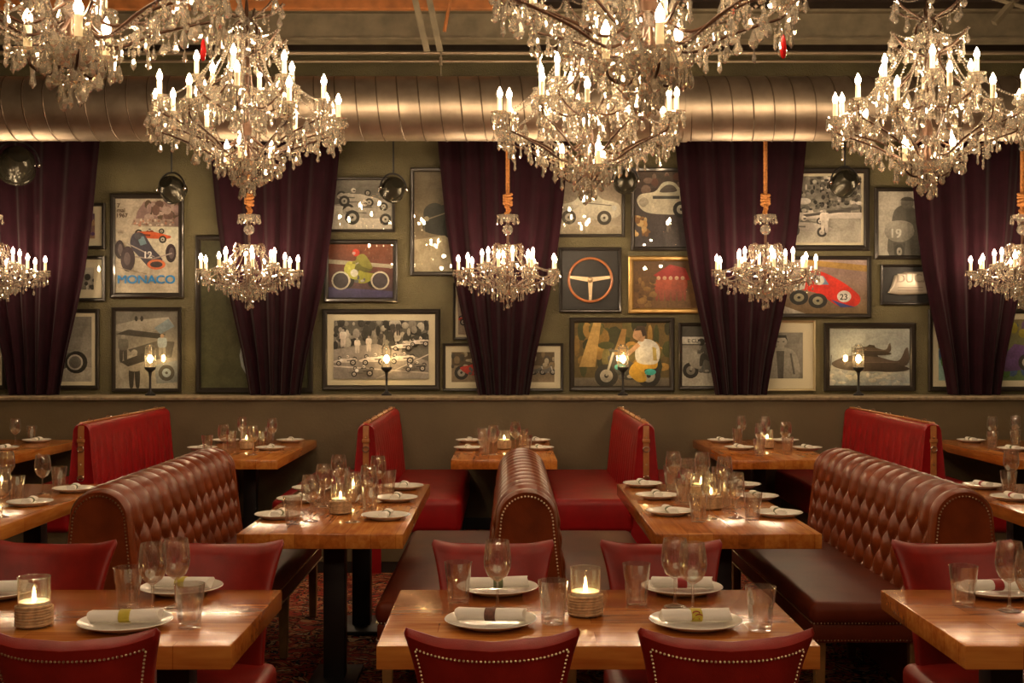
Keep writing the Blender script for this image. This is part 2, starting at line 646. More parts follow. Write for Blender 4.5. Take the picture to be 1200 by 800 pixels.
hanger(P(516, 88, DD).x, "pair of grey struts and rod holding the duct beside the timber joist")
t = thing("roof_brace", "diagonal steel angle brace under the ceiling above the farthest right chandelier", "brace", (3.75, 9.4, 4.05))
MB().tube([(0.0, 0, 0.0), (0.45, 0, 0.5)], 0.03, 4).build("diagonal", M["steel"], t, False)
MB().tube([(-0.1, 0, 0.22), (0.5, 0, 0.05)], 0.02, 4).build("cross_bar", M["steel"], t, False)


# ------------------------------------------------------------------ curtains
def curtain(cxp, label, seed):
    rnd = random.Random(seed)
    D = 10.57
    X0 = (cxp - CX) * D / F
    z0, z1 = LZ + 0.004, 3.62
    ys = [(3.62, 0.60), (3.34, 0.570), (2.64, 0.502), (2.2, 0.44), (1.82, 0.36), (1.45, 0.275), (1.139, 0.222)]

    def hw(z):
        for (za, wa), (zb, wb) in zip(ys, ys[1:]):
            if z >= zb:
                t_ = (z - zb) / (za - zb)
                return wb + (wa - wb) * t_
        return ys[-1][1]
    nf = 5
    ph = rnd.uniform(0, 6)
    fr, bk = [], []
    U, V = 150, 48
    for i in range(V + 1):
        z = z0 + (z1 - z0) * i / V
        w = hw(z)
        amp = 0.032 + 0.024 * (z1 - z) / (z1 - z0)
        r1, r2 = [], []
        for j in range(U + 1):
            u = -1 + 2 * j / U
            s = u + 0.05 * math.sin(3 * u + ph) + 0.012 * math.sin(z * 2.3 + 5 * u)
            f1 = math.sin(nf * PI * s + ph)
            f2 = math.sin(2.37 * nf * PI * s + ph * 2)
            y = amp * (0.75 * f1 + 0.22 * f2) - 0.02 * (1 - u * u)
            x = u * w
            r1.append((X0 + x, D + y, z))
            r2.append((X0 + x, D + y + 0.008, z))
        fr.append(r1)
        bk.append(r2)
    b = MB()
    rows = [f + k[::-1] for f, k in zip(fr, bk)]
    b.grid(rows, wrap=True, cap=True)
    o = b.build("velvet_curtain", M["velvet"], ang=80)
    tag(o, label, "curtain", "plum velvet curtains")


curtain(40, "plum velvet curtain hanging left of the MONACO poster", 1)
curtain(322, "plum velvet curtain covering the dark green framed panel", 2)
curtain(590, "plum velvet curtain between the race start photo and the steering wheel", 3)
curtain(868, "plum velvet curtain between the rider photo and the jacketed man portrait", 4)
curtain(1143, "plum velvet curtain beside the framed engine cover", 5)


# ------------------------------------------------------------------ pictures
class Art:
    """flat print built from coloured shapes in 0..1 coordinates on a w x h sheet"""

    def __init__(s, w, h, bg):
        s.w, s.h, s.v, s.f, s.c, s.n = w, h, [], [], [], 0
        s.poly([(0, 0), (1, 0), (1, 1), (0, 1)], bg)

    def smooth(s, pts, c, n=5):
        """closed rounded outline through the points"""
        out = []
        m_ = len(pts)
        for i in range(m_):
            a, b_, d, e = pts[i - 1], pts[i], pts[(i + 1) % m_], pts[(i + 2) % m_]
            for k in range(n):
                t_ = k / n
                out.append(tuple(0.5 * (2 * b_[j] + (d[j] - a[j]) * t_ + (2 * a[j] - 5 * b_[j] + 4 * d[j] - e[j]) * t_ * t_ + (3 * b_[j] - a[j] - 3 * d[j] + e[j]) * t_ ** 3) for j in (0, 1)))
        s.poly(out, c)

    def poly(s, pts, c, clip=True):
        if clip:
            pts = [(min(1, max(0, x)), min(1, max(0, y))) for x, y in pts]
        b0 = len(s.v)
        off = -0.00012 * s.n
        s.n += 1
        s.v += [((x - 0.5) * s.w, off, (y - 0.5) * s.h) for x, y in pts]
        s.f.append(tuple(range(b0, b0 + len(pts))))
        s.c.append(c)

    def rect(s, x0, y0, x1, y1, c):
        s.poly([(x0, y0), (x1, y0), (x1, y1), (x0, y1)], c)

    def ell(s, x, y, rx, c, ry=None, n=18, a0=0, a1=2 * PI):
        asp = s.w / s.h
        ry = ry if ry is not None else rx * asp
        s.poly([(x + rx * math.cos(a0 + (a1 - a0) * k / n), y + ry * math.sin(a0 + (a1 - a0) * k / n)) for k in range(n)], c)

    def line(s, pts, w, c):
        asp = s.w / s.h
        for (xa, ya), (xb, yb) in zip(pts, pts[1:]):
            dx, dy = (xb - xa) * asp, yb - ya
            l = math.hypot(dx, dy) or 1
            nx, ny = -dy / l * w / asp, dx / l * w
            s.poly([(xa + nx, ya + ny), (xa - nx, ya - ny), (xb - nx, yb - ny), (xb + nx, yb + ny)], c)

    def blobs(s, n, box, size, cols, seed, flat=1.0):
        r = random.Random(seed)
        for _ in range(n):
            s.ell(r.uniform(box[0], box[2]), r.uniform(box[1], box[3]), size * r.uniform(0.4, 1.3), r.choice(cols), ry=size * flat * s.w / s.h * r.uniform(0.4, 1.3), n=9)

    def grad(s, y0, y1, ca, cb):
        s.rect(0, y0, 1, y1, ('grad', ca, cb))

    def text(s, txt, x, y, hgt, c, width=None, bold=0.0):
        if bold:
            for dx, dy in ((-1, 0), (1, 0), (0, 1), (0, -1), (-1, 1), (1, -1), (1, 1), (-1, -1)):
                s.text(txt, x + dx * bold * hgt * s.h / s.w * 1.2, y + dy * bold * hgt * .8, hgt, c, width)
        """x,y = lower left in 0..1, hgt = cap height fraction of the sheet"""
        cu = bpy.data.curves.new("lettering", 'FONT')
        cu.body = txt
        cu.size = 1.0
        cu.fill_mode = 'FRONT'
        o = bpy.data.objects.new("lettering", cu)
        col.objects.link(o)
        dg = bpy.context.evaluated_depsgraph_get()
        me = bpy.data.meshes.new_from_object(o.evaluated_get(dg))
        xs = [v.co.x for v in me.vertices]
        ysv = [v.co.y for v in me.vertices]
        if xs:
            k = hgt * s.h / 0.72
            kx = k if width is None else width * s.w / (max(xs) - min(xs))
            b0 = len(s.v)
            off = -0.00012 * s.n
            s.n += 1
            s.v += [((x - 0.5) * s.w + (v.co.x - min(xs)) * kx, off, (y - 0.5) * s.h + v.co.y * k) for v in me.vertices]
            for p_ in me.polygons:
                s.f.append(tuple(b0 + i for i in p_.vertices))
                s.c.append(c)
        bpy.data.objects.remove(o)
        bpy.data.curves.remove(cu)
        bpy.data.meshes.remove(me)

    # ---- motifs
    def wheel(s, x, y, r, tyre=(0.02, 0.018, 0.016), hub=(0.35, 0.33, 0.3), ry=None):
        k = s.w / s.h
        ry = ry or r * k
        s.ell(x, y, r, tyre, ry)
        s.ell(x, y, r * 0.55, hub, ry * 0.55)
        s.ell(x, y, r * 0.18, tyre, ry * 0.18)

    def person(s, x, y, h, top, legs, head=(0.45, 0.30, 0.2)):
        w = h * 0.16 * s.h / s.w
        s.smooth([(x - w * .8, y), (x - w * .2, y), (x, y + h * .4), (x + w * .25, y), (x + w * .85, y), (x + w * .8, y + h * .5), (x - w * .8, y + h * .5)], legs)
        s.smooth([(x - w, y + h * .45), (x + w, y + h * .45), (x + w * 1.2, y + h * .78), (x + w * .4, y + h * .86), (x - w * .4, y + h * .86), (x - w * 1.2, y + h * .78)], top)
        s.ell(x, y + h * .92, w * .55, head, h * .085, 10)

    def racer(s, x, y, L, body, tyre=(0.02, 0.018, 0.016), flip=1, trim=None, num=None):
        """open wheel single seater seen three quarter"""
        k = s.w / s.h
        f_ = flip
        H = L * k

        def q(a, b_):
            return (x + f_ * a * L, y + b_ * H)
        for a, b_, r in ((-.42, .10, .12), (.30, .16, .09)):
            s.wheel(x + f_ * a * L, y + b_ * H, r * L, tyre)
        s.smooth([q(-.52, .02), q(-.2, -.06), q(.45, -.08), q(.60, -.03), q(.54, .02), q(.15, .12), q(-.05, .16), q(-.30, .15), q(-.50, .12)], body)
        s.poly([q(-.20, .14), q(.08, .13), q(.02, .19), q(-.14, .20)], tuple(c * .35 for c in body))
        s.line([q(-.48, .05), q(-.05, .03)], .012, tuple(c * .3 for c in body))
        s.ell(*q(-.09, .23), .065 * L, (0.55, 0.5, 0.45))
        s.ell(*q(-.07, .225), .040 * L, (0.05, 0.045, 0.04), .02 * H)
        if trim:
            s.ell(*q(.5, .02), .07 * L, trim, .06 * H)
        for a, b_, r in ((-.34, -.06, .15), (.34, -.10, .12)):
            s.wheel(x + f_ * a * L, y + b_ * H, r * L, tyre)
        if num:
            s.ell(*q(.22, .06), .075 * L, (0.85, 0.82, 0.75))

    def bike(s, x, y, L, body, rim=(0.3, 0.28, 0.25), fairing=None, flip=1):
        k = s.w / s.h
        H = L * k

        def q(a, b_):
            return (x + flip * a * L, y + b_ * H)
        for a in (-.36, .36):
            s.wheel(*q(a, 0), .2 * L, hub=rim)
        s.smooth([q(-.40, .14), q(-.1, .22), q(.22, .36), q(.34, .30), q(.24, .12), q(.05, -.06), q(-.18, -.04)], body)
        s.line([q(.36, 0), q(.24, .40)], .018, (0.4, 0.38, 0.35))
        s.line([q(.16, .42), q(.32, .44)], .014, (0.08, 0.08, 0.08))
        s.blobs(6, (min(q(-.12, 0)[0], q(.12, 0)[0]), y - .02 * H, max(q(-.12, 0)[0], q(.12, 0)[0]), y + .14 * H), .05 * L, [(0.35, 0.33, 0.3), (0.1, 0.1, 0.1)], 3)
        if fairing:
            s.smooth([q(.10, .05), q(.34, .10), q(.42, .30), q(.30, .48), q(.12, .38)], fairing)

    def rider(s, x, y, L, suit, helmet, flip=1):
        k = s.w / s.h
        H = L * k

        def q(a, b_):
            return (x + flip * a * L, y + b_ * H)
        s.smooth([q(-.28, .22), q(-.10, .14), q(.08, .20), q(.14, .04), q(.22, .04), q(.18, .34), q(-.05, .40)], tuple(c * .45 for c in suit))
        s.smooth([q(-.30, .26), q(-.02, .30), q(.16, .52), q(.08, .64), q(-.10, .62)], suit)
        s.line([q(.08, .56), q(.18, .42), q(.28, .42)], .028, suit)
        s.ell(*q(.17, .70), .105 * L, helmet)
        s.ell(*q(.23, .68), .045 * L, tuple(.3 + .3 * v for v in helmet))

    def build(s, name, parent, y):
        me = bpy.data.meshes.new(name)
        me.from_pydata(s.v, [], s.f)
        ca = me.color_attributes.new("Col", 'FLOAT_COLOR', 'CORNER')
        i = 0
        rnd = random.Random(len(s.v))
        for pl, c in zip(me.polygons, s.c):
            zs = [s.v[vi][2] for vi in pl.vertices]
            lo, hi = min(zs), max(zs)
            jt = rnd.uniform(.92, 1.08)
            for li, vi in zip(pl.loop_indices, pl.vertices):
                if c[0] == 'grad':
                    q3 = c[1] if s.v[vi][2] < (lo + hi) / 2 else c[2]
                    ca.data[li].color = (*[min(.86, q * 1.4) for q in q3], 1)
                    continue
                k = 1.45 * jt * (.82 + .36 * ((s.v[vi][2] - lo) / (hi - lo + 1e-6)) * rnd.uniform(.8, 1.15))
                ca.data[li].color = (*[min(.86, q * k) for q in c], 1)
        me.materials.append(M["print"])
        o = bpy.data.objects.new(name, me)
        col.objects.link(o)
        o.parent = parent
        o.location = (0, y, 0)
        return o


PD = BW - 0.016


def ring_frame(w, h, fw, depth, y0):
    """rectangular moulding, open in the middle"""
    b = MB()
    prof = [(0, 0), (0, -depth * .8), (fw * .25, -depth), (fw * .7, -depth * .92), (fw, -depth * .55), (fw, 0)]
    rows = []
    for sx, sz in ((-1, -1), (1, -1), (1, 1), (-1, 1)):
        rows.append([(sx * (w / 2 - o_), y0 + d_, sz * (h / 2 - o_)) for o_, d_ in prof])
    rows.append(rows[0])
    b.grid(rows, wrap=False)
    return b


def picture(x0, y0, x1, y1, label, art, frame="blackframe", fw=0.035, mat_w=0.0, name="framed_picture", cat="picture", glass=True):
    D = BW
    a, c = P(x0, y1, D), P(x1, y0, D)
    w, h = c.x - a.x, c.z - a.z
    ctr = ((a.x + c.x) / 2, BW, (a.z + c.z) / 2)
    t = thing(name, label, cat, ctr, 0, "framed pictures on the wall")
    ring_frame(w, h, fw, 0.034, -0.004).build("frame", M[frame], t, ang=20)
    iw, ih = w - 2 * fw, h - 2 * fw
    MB().rbox((-w / 2 + .004, -0.012, -h / 2 + .004), (w / 2 - .004, -0.003, h / 2 - .004)).build("backing_board", M["blackframe"], t, False)
    if mat_w:
        mb = MB()
        aw, ah = iw - 2 * mat_w, ih - 2 * mat_w
        rows = []
        for sx, sz in ((-1, -1), (1, -1), (1, 1), (-1, 1), (-1, -1)):
            rows.append([(sx * iw / 2, -0.016, sz * ih / 2), (sx * aw / 2, -0.016, sz * ah / 2), (sx * (aw / 2 - .003), -0.0135, sz * (ah / 2 - .003))])
        mb.grid(rows)
        mb.build("mat_board", M["matboard"], t, False)
    else:
        aw, ah = iw, ih
    A = Art(aw, ah, (0.2, 0.2, 0.2))
    r = art(A, t)
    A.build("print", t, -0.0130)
    if glass:
        MB().rbox((-iw / 2, -0.0275, -ih / 2), (iw / 2, -0.0255, ih / 2)).build("glass_pane", M["pane"], t, False)
    return t


G = lambda v: (v * 1.02, v * .95, v * .86)          # warm monochrome grey


def art_mono_small(A, t):
    A.grad(0, 1, G(.15), G(.5))
    A.blobs(30, (0, .1, 1, .6), .08, [G(.05), G(.3), G(.6)], 4)


def art_purple(A, t):
    A.grad(0, 1, (.3, .18, .12), (.10, .05, .12))
    A.rect(.5, .15, .85, .75, (.16, .06, .2))
    A.blobs(20, (.2, .1, 1, .8), .08, [(.4, .25, .15), (.1, .05, .15)], 8)


def art_wheel(A, t):
    A.grad(0, 1, G(.32), G(.22))
    A.poly([(0, .3), (1, .22), (1, 0), (0, 0)], G(.4))
    A.poly([(0, .36), (.6, .45), (.8, .30), (.5, .2), (0, .22)], G(.10))
    A.ell(.72, .30, .20, G(.02))
    A.ell(.70, .30, .14, G(.45))
    A.ell(.70, .30, .11, G(.12))


def art_poster(A, t):
    A.grad(0, 1, (.50, .44, .36), (.46, .40, .34))
    A.poly([(.3, .74), (1, .70), (1, .97), (.45, .97), (.34, .86)], (.26, .17, .17))
    A.blobs(26, (.5, .80, 1, .96), .07, [(.14, .08, .07), (.30, .2, .2), (.40, .3, .28), (.09, .06, .04)], 3)
    A.poly([(.25, .72), (.95, .70), (.9, .78), (.3, .79)], (.33, .25, .22))
    A.blobs(40, (.28, .715, .93, .78), .02, [(.55, .45, .4), (.2, .12, .1), (.4, .2, .15)], 5)
    A.poly([(0, .35), (.4, .7), (1, .7), (1, .3), (.5, .16)], (.52, .46, .39))
    A.racer(.58, .60, .50, (.55, .10, .035), flip=1)
    # larger dark car in front
    for x, y, rx, ry in ((.07, .46, .075, .10), (.88, .42, .085, .10)):
        A.ell(x, y, rx, (.035, .022, .03), ry)
        A.ell(x + .01, y, rx * .5, (.12, .09, .1), ry * .6)
    A.smooth([(.28, .62), (.44, .63), (.60, .47), (.74, .36), (.72, .27), (.56, .26), (.38, .38), (.24, .50)], (.06, .055, .085))
    A.poly([(.34, .60), (.45, .60), (.50, .52), (.40, .50)], (.18, .28, .36))
    A.line([(.2, .52), (.62, .38)], .006, (.35, .3, .3))
    A.line([(.08, .40), (.6, .36), (.9, .42)], .007, (.3, .25, .25))
    A.ell(.36, .60, .055, (.10, .10, .13))
    A.ell(.65, .30, .145, (.62, .16, .07), .055)
    A.ell(.65, .30, .10, (.05, .04, .05), .032)
    A.text("12", .47, .37, .07, (.85, .82, .78), bold=.03)
    A.ell(.20, .36, .115, (.04, .025, .035), .135)
    A.ell(.19, .36, .05, (.12, .09, .1), .07)
    A.line([(.05, .27), (.2, .24), (.5, .2)], .004, (.3, .25, .2))
    A.rect(.04, .63, .13, .66, (.3, .25, .2))
    A.text("MONACO", .045, .10, .088, (.02, .19, .50), width=.90, bold=.03)
    A.text("7", .035, .905, .045, (.06, .035, .02), bold=.03)
    A.text("mai", .035, .855, .045, (.06, .035, .02), bold=.03)
    A.text("1967", .035, .80, .045, (.06, .035, .02), bold=.03)
    A.text("25e GRAND PRIX AUTOMOBILE", .2, .055, .022, (.40, .34, .27), width=.62)


def art_pit(A, t):
    A.grad(0, 1, G(.33), G(.16))
    A.poly([(0, .74), (.4, .70), (.95, .80), (.85, .92), (.3, .88), (0, .82)], G(.30))
    A.poly([(0, .70), (.7, .64), (.8, .70), (.2, .76)], G(.05))
    A.ell(.33, .9, .025, G(.03), .035)
    A.ell(.42, .9, .025, G(.03), .035)
    A.poly([(.2, .5), (.7, .62), (.95, .60), (.9, .40), (.4, .34)], G(.07))
    A.poly([(.62, .78), (.85, .90), (.95, .8), (.72, .70)], (.2, .26, .32))
    A.person(.12, .35, .34, G(.12), G(.05), G(.3))
    A.person(.30, .02, .48, G(.30), G(.04), G(.3))
    A.poly([(.08, .34), (.45, .46), (.5, .36), (.2, .28)], G(.05))
    A.poly([(.62, .30), (1, .36), (1, .08), (.66, .06)], (.20, .22, .24))
    A.wheel(.82, .20, .13, G(.05), (.28, .34, .40))
    A.person(.75, .40, .30, (.25, .3, .36), G(.2))


def art_panel(A, t):
    A.grad(0, 1, (.075, .075, .035), (.05, .045, .02))
    A.ell(.66, .22, .30, (.35, .38, .4))
    A.ell(.66, .22, .275, (.03, .03, .025))


def art_two_cars(A, t):
    A.grad(0, 1, G(.42), G(.20))
    A.poly([(0, .5), (1, .62), (1, 1), (0, 1)], G(.14))
    A.poly([(0, 0), (1, 0), (1, .3), (0, .5)], G(.50))
    A.racer(.42, .62, .60, G(.42), G(.03), 1)
    A.racer(.62, .30, .80, G(.34), G(.02), 1)


def art_orange_bike(A, t):
    A.grad(0, 1, (.05, .04, .06), (.22, .06, .025))
    A.poly([(0, .2), (1, .12), (1, 0), (0, 0)], (.06, .05, .14))
    A.poly([(0, .72), (1, .62), (1, .55), (0, .64)], (.42, .38, .30))
    A.bike(.5, .32, .62, (.30, .30, .04), fairing=(.42, .42, .08), flip=-1)
    A.rider(.52, .38, .55, (.26, .25, .05), (.60, .04, .02), flip=-1)
    A.ell(.40, .46, .06, (.75, .7, .6))
    A.ell(.19, .32, .145, (.55, .5, .42))
    A.ell(.19, .32, .12, (.05, .04, .05))
    A.ell(.80, .32, .145, (.55, .5, .42))
    A.ell(.80, .32, .12, (.05, .04, .05))


def art_grid_start(A, t):
    A.grad(0, 1, G(.16), G(.13))
    A.blobs(120, (0, .5, 1, 1), .035, [G(.05), G(.25), G(.42), G(.03)], 12, 1.3)
    A.poly([(0, 0), (1, 0), (1, .3), (.45, .6), (.2, .55), (0, .5)], G(.20))
    A.line([(0, .22), (1, .10)], .012, G(.42))
    A.line([(.45, .0), (1, .42)], .010, G(.42))
    for x, y, h in ((.25, .45, .25), (.37, .48, .25), (.62, .75, .22), (.68, .75, .22), (.10, .55, .3), (.5, .6, .2)):
        A.person(x, y, h, G(.55 if x < .4 else .04), G(.45 if x < .4 else .04), G(.3))
    for x, y, L, c in ((.13, .30, .22, .50), (.42, .32, .25, .55), (.72, .34, .25, .50), (.30, .12, .24, .14), (.72, .55, .2, .55), (.9, .62, .2, .45), (.86, .2, .22, .1)):
        A.racer(x, y, L, G(c), G(.02), -1, num=True)


def art_dark_car(A, t):
    A.grad(0, 1, (.26, .20, .13), (.10, .08, .05))
    A.poly([(0, 0), (1, 0), (1, .40), (0, .32)], (.40, .34, .24))
    A.smooth([(.15, .50), (.30, .62), (.7, .70), (1, .72), (1, .38), (.6, .36), (.2, .40)], (.030, .030, .026))
    A.ell(.36, .58, .2, (.035, .035, .03), .11)
    A.line([(.2, .52), (.62, .60)], .006, (.20, .17, .12))
    A.ell(.22, .53, .045, (.32, .28, .2))
    A.wheel(.66, .44, .16, (.015, .015, .012), (.16, .14, .10), .11)


def art_redsmall(A, t):
    A.grad(0, 1, (.32, .25, .2), (.25, .2, .18))
    A.racer(.4, .3, .7, (.45, .04, .03))


def art_wide_bikes(A, t):
    A.grad(0, 1, (.24, .18, .12), (.18, .13, .08))
    A.rect(0, .55, 1, 1, (.10, .07, .04))
    A.blobs(40, (0, .5, 1, .95), .03, [(.2, .14, .08), (.06, .05, .04), (.36, .3, .22)], 9)
    A.bike(.22, .32, .34, (.50, .04, .03), fairing=(.6, .58, .55))
    for k in range(4):
        A.bike(.66 + .09 * k, .34, .14, (.10, .09, .08))


def art_white_car(A, t):
    A.grad(0, 1, (.46, .40, .32), (.20, .15, .12))
    A.smooth([(.04, .34), (.12, .46), (.34, .53), (.44, .66), (.60, .68), (.74, .56), (.94, .50), (.99, .36), (.90, .26), (.5, .22), (.12, .24)], (.62, .57, .48))
    A.smooth([(.10, .40), (.3, .47), (.42, .46), (.3, .38)], (.46, .42, .36))
    A.line([(.50, .50), (.86, .46)], .008, (.16, .14, .12))
    A.ell(.90, .42, .035, (.80, .76, .68))
    A.wheel(.27, .27, .10, (.06, .05, .04), (.42, .40, .36))
    A.wheel(.76, .26, .10, (.06, .05, .04), (.42, .40, .36))
    A.smooth([(.44, .58), (.6, .60), (.57, .74), (.47, .76)], (.10, .09, .09))
    A.ell(.52, .79, .055, (.5, .45, .4))
    A.poly([(0, .16), (1, .12), (1, 0), (0, 0)], (.40, .34, .26))


def art_white_car_dark(A, t):
    A.grad(0, 1, (.06, .05, .06), (.05, .03, .025))
    A.blobs(25, (.1, .75, 1, .98), .07, [(.10, .04, .03), (.03, .02, .02), (.18, .12, .1)], 6)
    A.smooth([(.04, .60), (.10, .70), (.34, .74), (.48, .86), (.66, .86), (.80, .76), (1.1, .72), (1.1, .46), (.7, .43), (.2, .46)], (.60, .55, .45))
    A.smooth([(.06, .60), (.16, .66), (.24, .60), (.14, .53)], (.34, .30, .25))
    A.smooth([(.42, .73), (.52, .82), (.64, .82), (.70, .74)], (.12, .10, .09))
    A.line([(.3, .66), (.75, .66)], .02, (.05, .05, .05))
    A.wheel(.78, .50, .14, (.03, .03, .03), (.5, .48, .42))
    A.blobs(22, (0, .08, .22, .40), .05, [(.45, .26, .10), (.2, .1, .04), (.5, .34, .16)], 17)


def art_board(A, t):
    A.rect(0, 0, 1, 1, (.012, .012, .012))
    R = min(A.w, A.h) * .385
    b_ = MB()
    pts = [(R * math.cos(2 * PI * k / 48), 0, R * math.sin(2 * PI * k / 48)) for k in range(49)]
    b_.tube(pts, 0.0115, 10, cap=False)
    b_.build("wheel_rim", M["rimwood"], t, loc=(0, -0.03, 0))
    for a_ in (math.radians(8), math.radians(172), math.radians(270)):
        bb = MB()
        d = Vector((math.cos(a_), 0, math.sin(a_)))
        n = Vector((-d.z, 0, d.x))
        w0, w1 = .020, .011
        q = [d * .015 + n * w0, d * R + n * w1, d * R - n * w1, d * .015 - n * w0]
        bb.add([v + Vector((0, -.003, 0)) for v in q] + [v + Vector((0, .003, 0)) for v in q],
               [(0, 1, 2, 3), (7, 6, 5, 4), (0, 4, 5, 1), (1, 5, 6, 2), (2, 6, 7, 3), (3, 7, 4, 0)])
        sp = bb.build("wheel_spoke", M["spoke"], t, False, loc=(0, -0.03, 0))
        hb = MB()
        for k in range(4):
            c_ = d * (R * (.32 + .17 * k))
            hb.ball((c_.x, -.0035, c_.z), .0055, 8, 4, .3)
        hb.build("spoke_hole", M["black"], sp)
    MB().ball((0, 0, 0), .026, 16, 8, 1.0).build("wheel_hub", M["spoke"], t, loc=(0, -0.03, 0))


def art_red_crew(A, t):
    A.grad(0, 1, (.16, .08, .03), (.10, .05, .02))
    A.poly([(.3, .70), (.55, .93), (.78, .85), (.85, .6), (.5, .55)], (.30, .02, .02))
    for k in range(5):
        A.person(.38 + .09 * k, .18, .5, (.32, .06, .03), (.22, .05, .03), (.5, .3, .2))
    A.blobs(20, (0, 0, .3, .6), .05, [(.22, .12, .04), (.10, .05, .02)], 21)


def art_moto_man(A, t):
    A.grad(0, 1, (.08, .06, .02), (.14, .09, .025))
    A.blobs(60, (0, .25, 1, 1), .07, [(.05, .055, .015), (.20, .12, .03), (.34, .20, .05), (.03, .03, .01), (.12, .10, .03)], 14, 1.4)
    A.poly([(.05, .3), (.2, 1), (.28, 1), (.22, .3)], (.40, .26, .09))
    A.poly([(.36, .3), (.5, .9), (.55, .9), (.5, .3)], (.26, .15, .05))
    A.rect(0, 0, 1, .13, (.12, .10, .08))
    A.bike(.56, .16, .62, (.05, .05, .05), rim=(.3, .28, .26), flip=-1)
    A.ell(.80, .22, .06, (.05, .42, .42), .05)
    A.ell(.48, .30, .06, (.05, .30, .32), .05)
    # seated figure: yellow trousers, white shirt
    A.smooth([(.58, .18), (.68, .06), (.76, .10), (.74, .26), (.86, .28), (.86, .42), (.70, .42), (.60, .32)], (.52, .32, .04))
    A.smooth([(.66, .38), (.87, .36), (.89, .62), (.78, .74), (.66, .68)], (.74, .70, .64))
    A.poly([(.82, .62), (.86, .60), (.87, .40), (.83, .40)], (.45, .36, .12))
    A.line([(.68, .66), (.56, .50), (.44, .44)], .035, (.48, .30, .18))
    A.smooth([(.62, .76), (.72, .70), (.74, .84), (.64, .86)], (.46, .28, .17))
    A.ell(.68, .84, .058, (.46, .28, .17), .09)
    A.poly([(.63, .87), (.66, .95), (.74, .95), (.76, .80), (.72, .78), (.70, .88)], (.05, .03, .02))


def art_banner_bike(A, t):
    A.grad(0, 1, G(.45), G(.18))
    A.rect(0, .68, 1, 1, G(.06))
    A.rect(0, .70, 1, .82, G(.55))
    A.text("E CURV", .12, .725, .06, G(.04), bold=.02)
    A.bike(.46, .26, .80, G(.12), rim=G(.2), fairing=G(.3), flip=-1)
    A.rider(.5, .32, .7, G(.10), G(.04), flip=-1)


def art_jacket_man(A, t):
    A.grad(0, 1, G(.10), G(.22))
    A.rect(.55, 0, 1, 1, G(.20))
    A.smooth([(.10, 0), (.14, .52), (.34, .66), (.66, .66), (.86, .50), (.88, 0)], G(.30))
    A.poly([(.44, .0), (.40, .6), (.58, .6), (.56, 0)], G(.10))
    A.line([(.2, .1), (.3, .55)], .02, G(.12))
    A.line([(.8, .1), (.72, .55)], .02, G(.12))
    A.rect(.42, .62, .58, .74, G(.36))
    A.ell(.5, .80, .14, G(.42), .11)
    A.poly([(.35, .82), (.38, .94), (.62, .94), (.66, .80), (.6, .88), (.42, .88)], G(.04))
    for x in (.44, .56):
        A.ell(x, .80, .025, G(.06), .012)


def art_stand(A, t):
    A.grad(0, 1, G(.45), G(.18))
    A.blobs(160, (.25, .45, 1, .98), .028, [G(.05), G(.25), G(.5), G(.03), G(.12)], 31)
    A.rect(0, .36, 1, .45, G(.42))
    A.line([(.3, .40), (1, .52)], .02, G(.06))
    A.poly([(.0, .5), (.3, .6), (.25, .9), (0, .95)], G(.12))
    A.ell(.30, .62, .09, G(.62), .05)
    A.racer(.35, .22, .5, G(.32), G(.03))
    A.person(.55, .16, .34, G(.5), G(.45), G(.3))


def art_red_racer(A, t):
    A.grad(0, 1, (.18, .12, .06), (.30, .20, .20))
    A.poly([(0, .5), (.4, .9), (1, .8), (1, 1), (0, 1)], (.32, .24, .24))
    A.poly([(.3, .92), (1, .78), (1, .9), (.4, 1)], (.40, .24, .07))
    A.poly([(0, 0), (.35, 0), (0, .22)], (.5, .46, .42))
    A.smooth([(.22, .58), (.40, .80), (.58, .74), (.80, .52), (.93, .30), (.88, .14), (.70, .14), (.50, .36), (.30, .46)], (.62, .03, .02))
    A.poly([(.38, .74), (.54, .70), (.60, .54), (.46, .54)], (.20, .28, .45))
    A.ell(.50, .62, .05, (.7, .68, .64))
    A.ell(.76, .32, .075, (.85, .82, .78), .11)
    A.text("23", .715, .26, .11, (.03, .03, .03), bold=.02)
    A.poly([(.62, .26), (.72, .12), (.88, .12), (.72, .2)], (.04, .07, .28))
    A.poly([(.22, .42), (.34, .46), (.36, .66), (.24, .66)], (.75, .72, .68))
    A.text("27", .235, .50, .10, (.03, .03, .03), bold=.03)
    for x, y in ((.28, .30), (.48, .24)):
        A.wheel(x, y, .10, (.03, .03, .03), (.3, .28, .2), .14)


def art_nineteen(A, t):
    A.grad(0, 1, G(.40), G(.50))
    A.smooth([(.22, 0), (.26, .5), (.36, .74), (.62, .78), (.80, .6), (.86, 0)], G(.12))
    A.ell(.58, .82, .13, G(.22), .09)
    A.ell(.58, .85, .14, G(.10), .07, a0=0, a1=PI)
    A.ell(.42, .38, .30, G(.26), .17)
    A.ell(.42, .45, .28, G(.34), .10)
    A.text("19", .27, .28, .14, G(.6), bold=.03)
    A.poly([(.30, .2), (.54, .2), (.52, 0), (.32, 0)], G(.05))
    A.wheel(.42, .06, .10, G(.03), G(.25), .12)
    A.poly([(.7, .3), (.9, .3), (.88, 0), (.72, 0)], G(.10))


